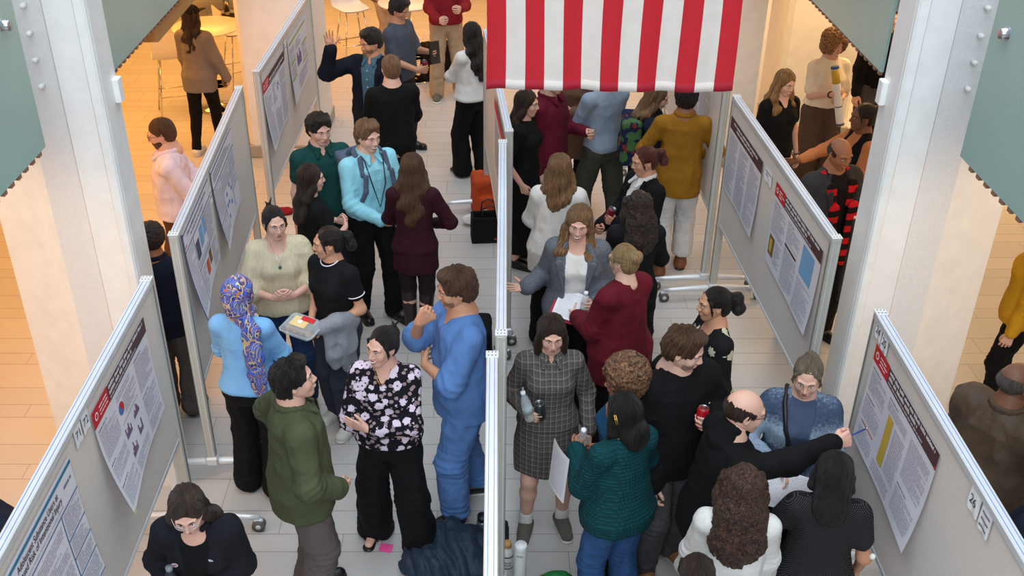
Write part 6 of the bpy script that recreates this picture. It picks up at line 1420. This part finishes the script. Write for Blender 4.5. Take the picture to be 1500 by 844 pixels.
# bottles and tube right of the nearest centre board
p = world_at(743, 820, .12); M_FLASK = mat('white_flask', (226, 226, 222), .35); M_CORK = mat('cork_lid', (196, 150, 96), .8)
b = MB(); b.lathe([(0, .0), (.036, 0), (.038, .006), (.038, .19), (.030, .215), (.022, .225), (.022, .235)], M_FLASK, n=28); o = b.build('flask', loc=(p.x, p.y, 0)); tag(o, 'white flask with black rings and brown lid beside centre board', 'flask')
b = MB(); b.lathe([(.024, .233), (.026, .236), (.026, .262), (.022, .268), (0, .268)], M_CORK); b.build('lid', o)
b = MB(); b.lathe([(.0385, .075), (.0385, .082)], M_BLK); b.lathe([(.0385, .165), (.0385, .175)], M_BLK); b.build('ring_print', o)['kind'] = 'stuff'; b = MB(); [b.tube([(.0386 * math.cos(a), .0386 * math.sin(a), z + d), (.0386 * math.cos(a + .12), .0386 * math.sin(a + .12), z - d)], .0022, M_INKD, 5) for z in (.125, .105) for a, d in ((R(-130), .006), (R(-115), -.006), (R(-98), .006), (R(-80), -.005), (R(-66), .006))]; b.build('lettering', o)['kind'] = 'stuff'
p = world_at(738, 795, .12); b = MB(); b.lathe([(0, 0), (.032, 0), (.034, .005), (.034, .17), (.028, .185), (.028, .21), (.012, .225), (0, .225)], M_BLK); o = b.build('black_flask', loc=(p.x, p.y + .08, 0)); tag(o, 'black flask behind the white flask beside the centre board', 'flask')
p = world_at(763, 800, .42); b = MB(); b.lathe([(0, 0), (.034, 0), (.036, .004), (.036, .42), (.034, .425), (.0, .425)], mat('tube_white', (224, 224, 220), .4)); o = b.build('poster_tube', loc=(p.x, p.y, 0)); tag(o, 'white cardboard poster tube standing on the floor by the centre board', 'tube'); b = MB(); b.lathe([(.0365, .40), (.037, .402), (.037, .428), (.034, .434), (0, .434)], M_CAPW); b.build('end_cap', o); b = MB(); [b.tube([(.0367 * math.cos(a), .0367 * math.sin(a), .36), (.0367 * math.cos(a + .02), .0367 * math.sin(a + .02), .375)], .0022, M_INK, 5) for a in (R(-125), R(-112), R(-100), R(-88), R(-76))]; b.build('lettering', o)['kind'] = 'stuff'
p = world_at(707, 785, .10); b = MB(); b.lathe([(0, 0), (.036, 0), (.038, .006), (.038, .17), (.030, .19)], mat('steel_blue_flask', (110, 130, 146), .3, metal=.5)); o = b.build('flask', loc=(p.x, p.y + .05, 0)); tag(o, 'grey blue flask with black lid behind the heaped coat', 'flask'); b = MB(); b.lathe([(.030, .188), (.034, .19), (.034, .225), (0, .228)], M_BLK); b.build('lid', o)
# green backpack top at the bottom edge
p = world_at(815, 852, .40)
blob('green_bag', 'green rounded bag top at the bottom edge, right of the tube', 'bag', lambda q: (q.ell((0, 0, .22), (.16, .12, .24), k=.03), q.plane((0, 0, -1), 0)), K('green_nylon', (28, 104, 52), rough=.45), (p.x, p.y, 0), 0, .009, fold2(.014, 12))
# bags and things at the foot of the far centre boards
p = world_at(712, 284, .2)
o = blob('backpack', 'burnt orange backpack on the floor by the far centre board', 'backpack', lambda q: (q.box((-.12, -.10, .02), (.12, .10, .38), rr=.04), q.box((-.09, -.16, .05), (.09, -.10, .22), rr=.025, k=.02)), K('burnt_orange', (188, 74, 36)), (p.x + .02, p.y, 0), 10, .010, fold2(.014, 10))
b = MB(); b.tube([(-.03, 0, .42), (-.02, 0, .47), (.02, 0, .47), (.03, 0, .42)], .008, M_BLK); b.build('handle', o)
p = world_at(716, 330, .15)
def tote(q): q.box((-.16, -.08, 0), (.16, .08, .26), rr=.012); q.box((-.145, -.065, .06), (.145, .065, .5), neg=True, k=.005)
o = blob('tote_bag', 'black tote bag standing on the floor beside the centre board', 'bag', tote, BLACK2, (p.x, p.y, 0), 5, .010, fold2(.006, 8))
for y in (-.07, .07): b = MB(); b.tube([(-.07, y, .26), (-.06, y, .36), (0, y, .40), (.06, y, .36), (.07, y, .26)], .007, M_BLK); b.build('handle', o)
p = world_at(725, 348, .04); b = MB(); b.lathe([(0, .003), (.02, 0), (.040, .022), (.044, .045), (.036, .070), (.012, .078), (0, .070)], mat('apple_red', (206, 40, 48), .35)); o = b.build('apple', loc=(p.x, p.y, 0)); tag(o, 'red apple on the floor in front of the black tote', 'apple'); b = MB(); b.tube([(0, 0, .07), (.004, 0, .092)], .002, M_BLK, 6); b.build('stem', o)
p = world_at(696, 318, .08); blob('white_shoe_bag', 'rumpled white cloth bag on the floor beside the black tote', 'bag', lambda q: (q.ell((0, 0, .06), (.13, .07, .06), k=.02), q.ell((.1, .03, .07), (.08, .06, .05), k=.03), q.plane((0, 0, -1), 0)), WHITE, (p.x, p.y, 0), 15, .008, fold2(.02, 12))
p = world_at(716, 500, .15); blob('messenger_bag', 'black soft bag on the floor behind the person in scrubs', 'bag', lambda q: (q.box((-.10, -.13, 0), (.06, .13, .30), rr=.03), q.plane((0, 0, -1), 0)), BLACK2, (p.x - .07, p.y, .0), 0, .010, fold2(.018, 9))
p = world_at(640, 92, .2); blob('backpack', 'black backpack on the floor behind the person in khaki trousers', 'backpack', lambda q: (q.box((-.15, -.10, .02), (.15, .10, .42), rr=.05), q.plane((0, 0, -1), 0)), BLACK2, (p.x, p.y, 0), 20, .012, fold2(.02, 8))
p = world_at(416, 308, .03); blob('red_cloth', 'small red cloth on the floor below the furthest left board', 'cloth', lambda q: (q.ell((0, 0, .02), (.10, .07, .03), k=.02), q.plane((0, 0, -1), 0)), REDS, (p.x, p.y, 0), 0, .008, fold2(.02, 12))
p = world_at(708, 186, 0); bottle((Vector((p.x, p.y, .09)), (0, 0, 1)), 'clear water bottle standing on the floor behind the white sweater')
# bar tables, stools and chairs of the lounge
M_TOP = mat('table_top_cream', (236, 226, 206), .25); M_CHROME = mat('chrome', (220, 214, 204), .12, metal=1); M_BAND = mat('woven_band', (120, 112, 96), .7, 'board', c2=(80, 74, 64)); M_SHELL = mat('white_shell', (238, 234, 228), .4)
def bar_table(x, y, label, r=.40, h=1.05):
    root = empty('bar_table', (x, y, 0)); tag(root, label, 'table')
    b = MB(); b.lathe([(0, h - .03), (r - .03, h - .03), (r, h - .015), (r, h - .004), (r - .006, h), (0, h)], M_TOP, n=40); b.build('table_top', root)
    b = MB(); b.lathe([(.03, 0.03), (.03, h - .03)], M_CHROME); b.build('pole', root)
    b = MB(); b.lathe([(.24, 0), (.24, .008), (.20, .024), (.10, .045), (.045, .07), (.035, .10)], M_CHROME, n=36); b.build('base', root)
    b = MB(); b.lathe([(.18, .30), (.188, .308), (.18, .316), (.172, .308), (.18, .30)], M_CHROME, n=30)
    for k in range(3): a = k * 2.09; b.tube([(.03 * math.cos(a), .03 * math.sin(a), .308), (.175 * math.cos(a), .175 * math.sin(a), .308)], .006, M_CHROME, 8)
    b.build('foot_ring', root)
p = world_at(603, 116, 0); bar_table(p.x, p.y, 'tall round table with chrome base behind the red sweater')
p = world_at(320, 158, 0); bar_table(p.x, p.y, 'tall round table with chrome base beside the person in the baseball cap', .42)
p = world_at(333, 20, 0); root = empty('lounge_table', (p.x, p.y, 0)); tag(root, 'low round cream table with woven edge far back left', 'table')
b = MB(); b.lathe([(0, .70), (.66, .70), (.66, .74), (0, .74)], M_TOP, n=48); b.build('table_top', root); b = MB(); b.lathe([(.662, .60), (.662, .735)], M_BAND, n=48); b.build('band', root); b = MB(); b.lathe([(.05, .02), (.05, .7)], M_CHROME); b.build('pole', root); b = MB(); b.lathe([(.3, 0), (.3, .01), (.05, .04)], M_CHROME); b.build('base', root)
def stool(x, y, rz, label, sh=.74, legs_=True):
    root = empty('bar_stool', (x, y, 0), R(rz)); tag(root, label, 'stool', None)
    b = MB(); n = 8; vs = []; 
    for t in (0, .012):
        for i in range(13):
            u = i / 12; y_ = -.19 + .36 * min(u / .6, 1); z = sh + (0 if u < .55 else ((u - .55) / .45) ** 1.3 * .34) + t * (1 if u < .6 else .2)
            for j in range(n + 1):
                v = j / n * 2 - 1; w = .21 * (1 - .12 * (2 * u - 1) ** 4); vs.append((v * w, y_ + (.05 * u) + (t * 1.2 if u > .6 else 0), z + .018 * v * v * (1 if u < .6 else .4)))
    m_ = 13 * (n + 1); fs = []
    for s_ in (0, 1):
        for i in range(12):
            for j in range(n): q = (s_ * m_ + i * (n + 1) + j, s_ * m_ + i * (n + 1) + j + 1, s_ * m_ + (i + 1) * (n + 1) + j + 1, s_ * m_ + (i + 1) * (n + 1) + j); fs.append(q if s_ else q[::-1])
    b.add(vs, fs, M_SHELL, True); b.build('seat_shell', root)
    for sx in (-1, 1):
        for sy in (-1, 1):
            b = MB(); b.tube([(sx * .12, sy * .10, sh), (sx * .22, sy * .21, 0.0)], .010, M_CHROME, 10); b.build('leg', root)
    b = MB(); q = [(-.185, -.17, .28), (.185, -.17, .28), (.185, .17, .28), (-.185, .17, .28), (-.185, -.17, .28)]; b.tube(q, .008, M_CHROME, 8); b.build('footrest', root)
for (px_, py_, rz, lb) in ((262, 166, 200, 'white shell bar stool left of the person in the baseball cap'), (357, 128, 120, 'white shell bar stool with its frame showing right of the cap wearer'), (520, 90, 30, 'white shell bar stool behind the raised hand'), (1160, 12, 0, 'white shell bar stool far back by the right column')):
    p = world_at(px_, py_, 0); stool(p.x, p.y, rz, lb)
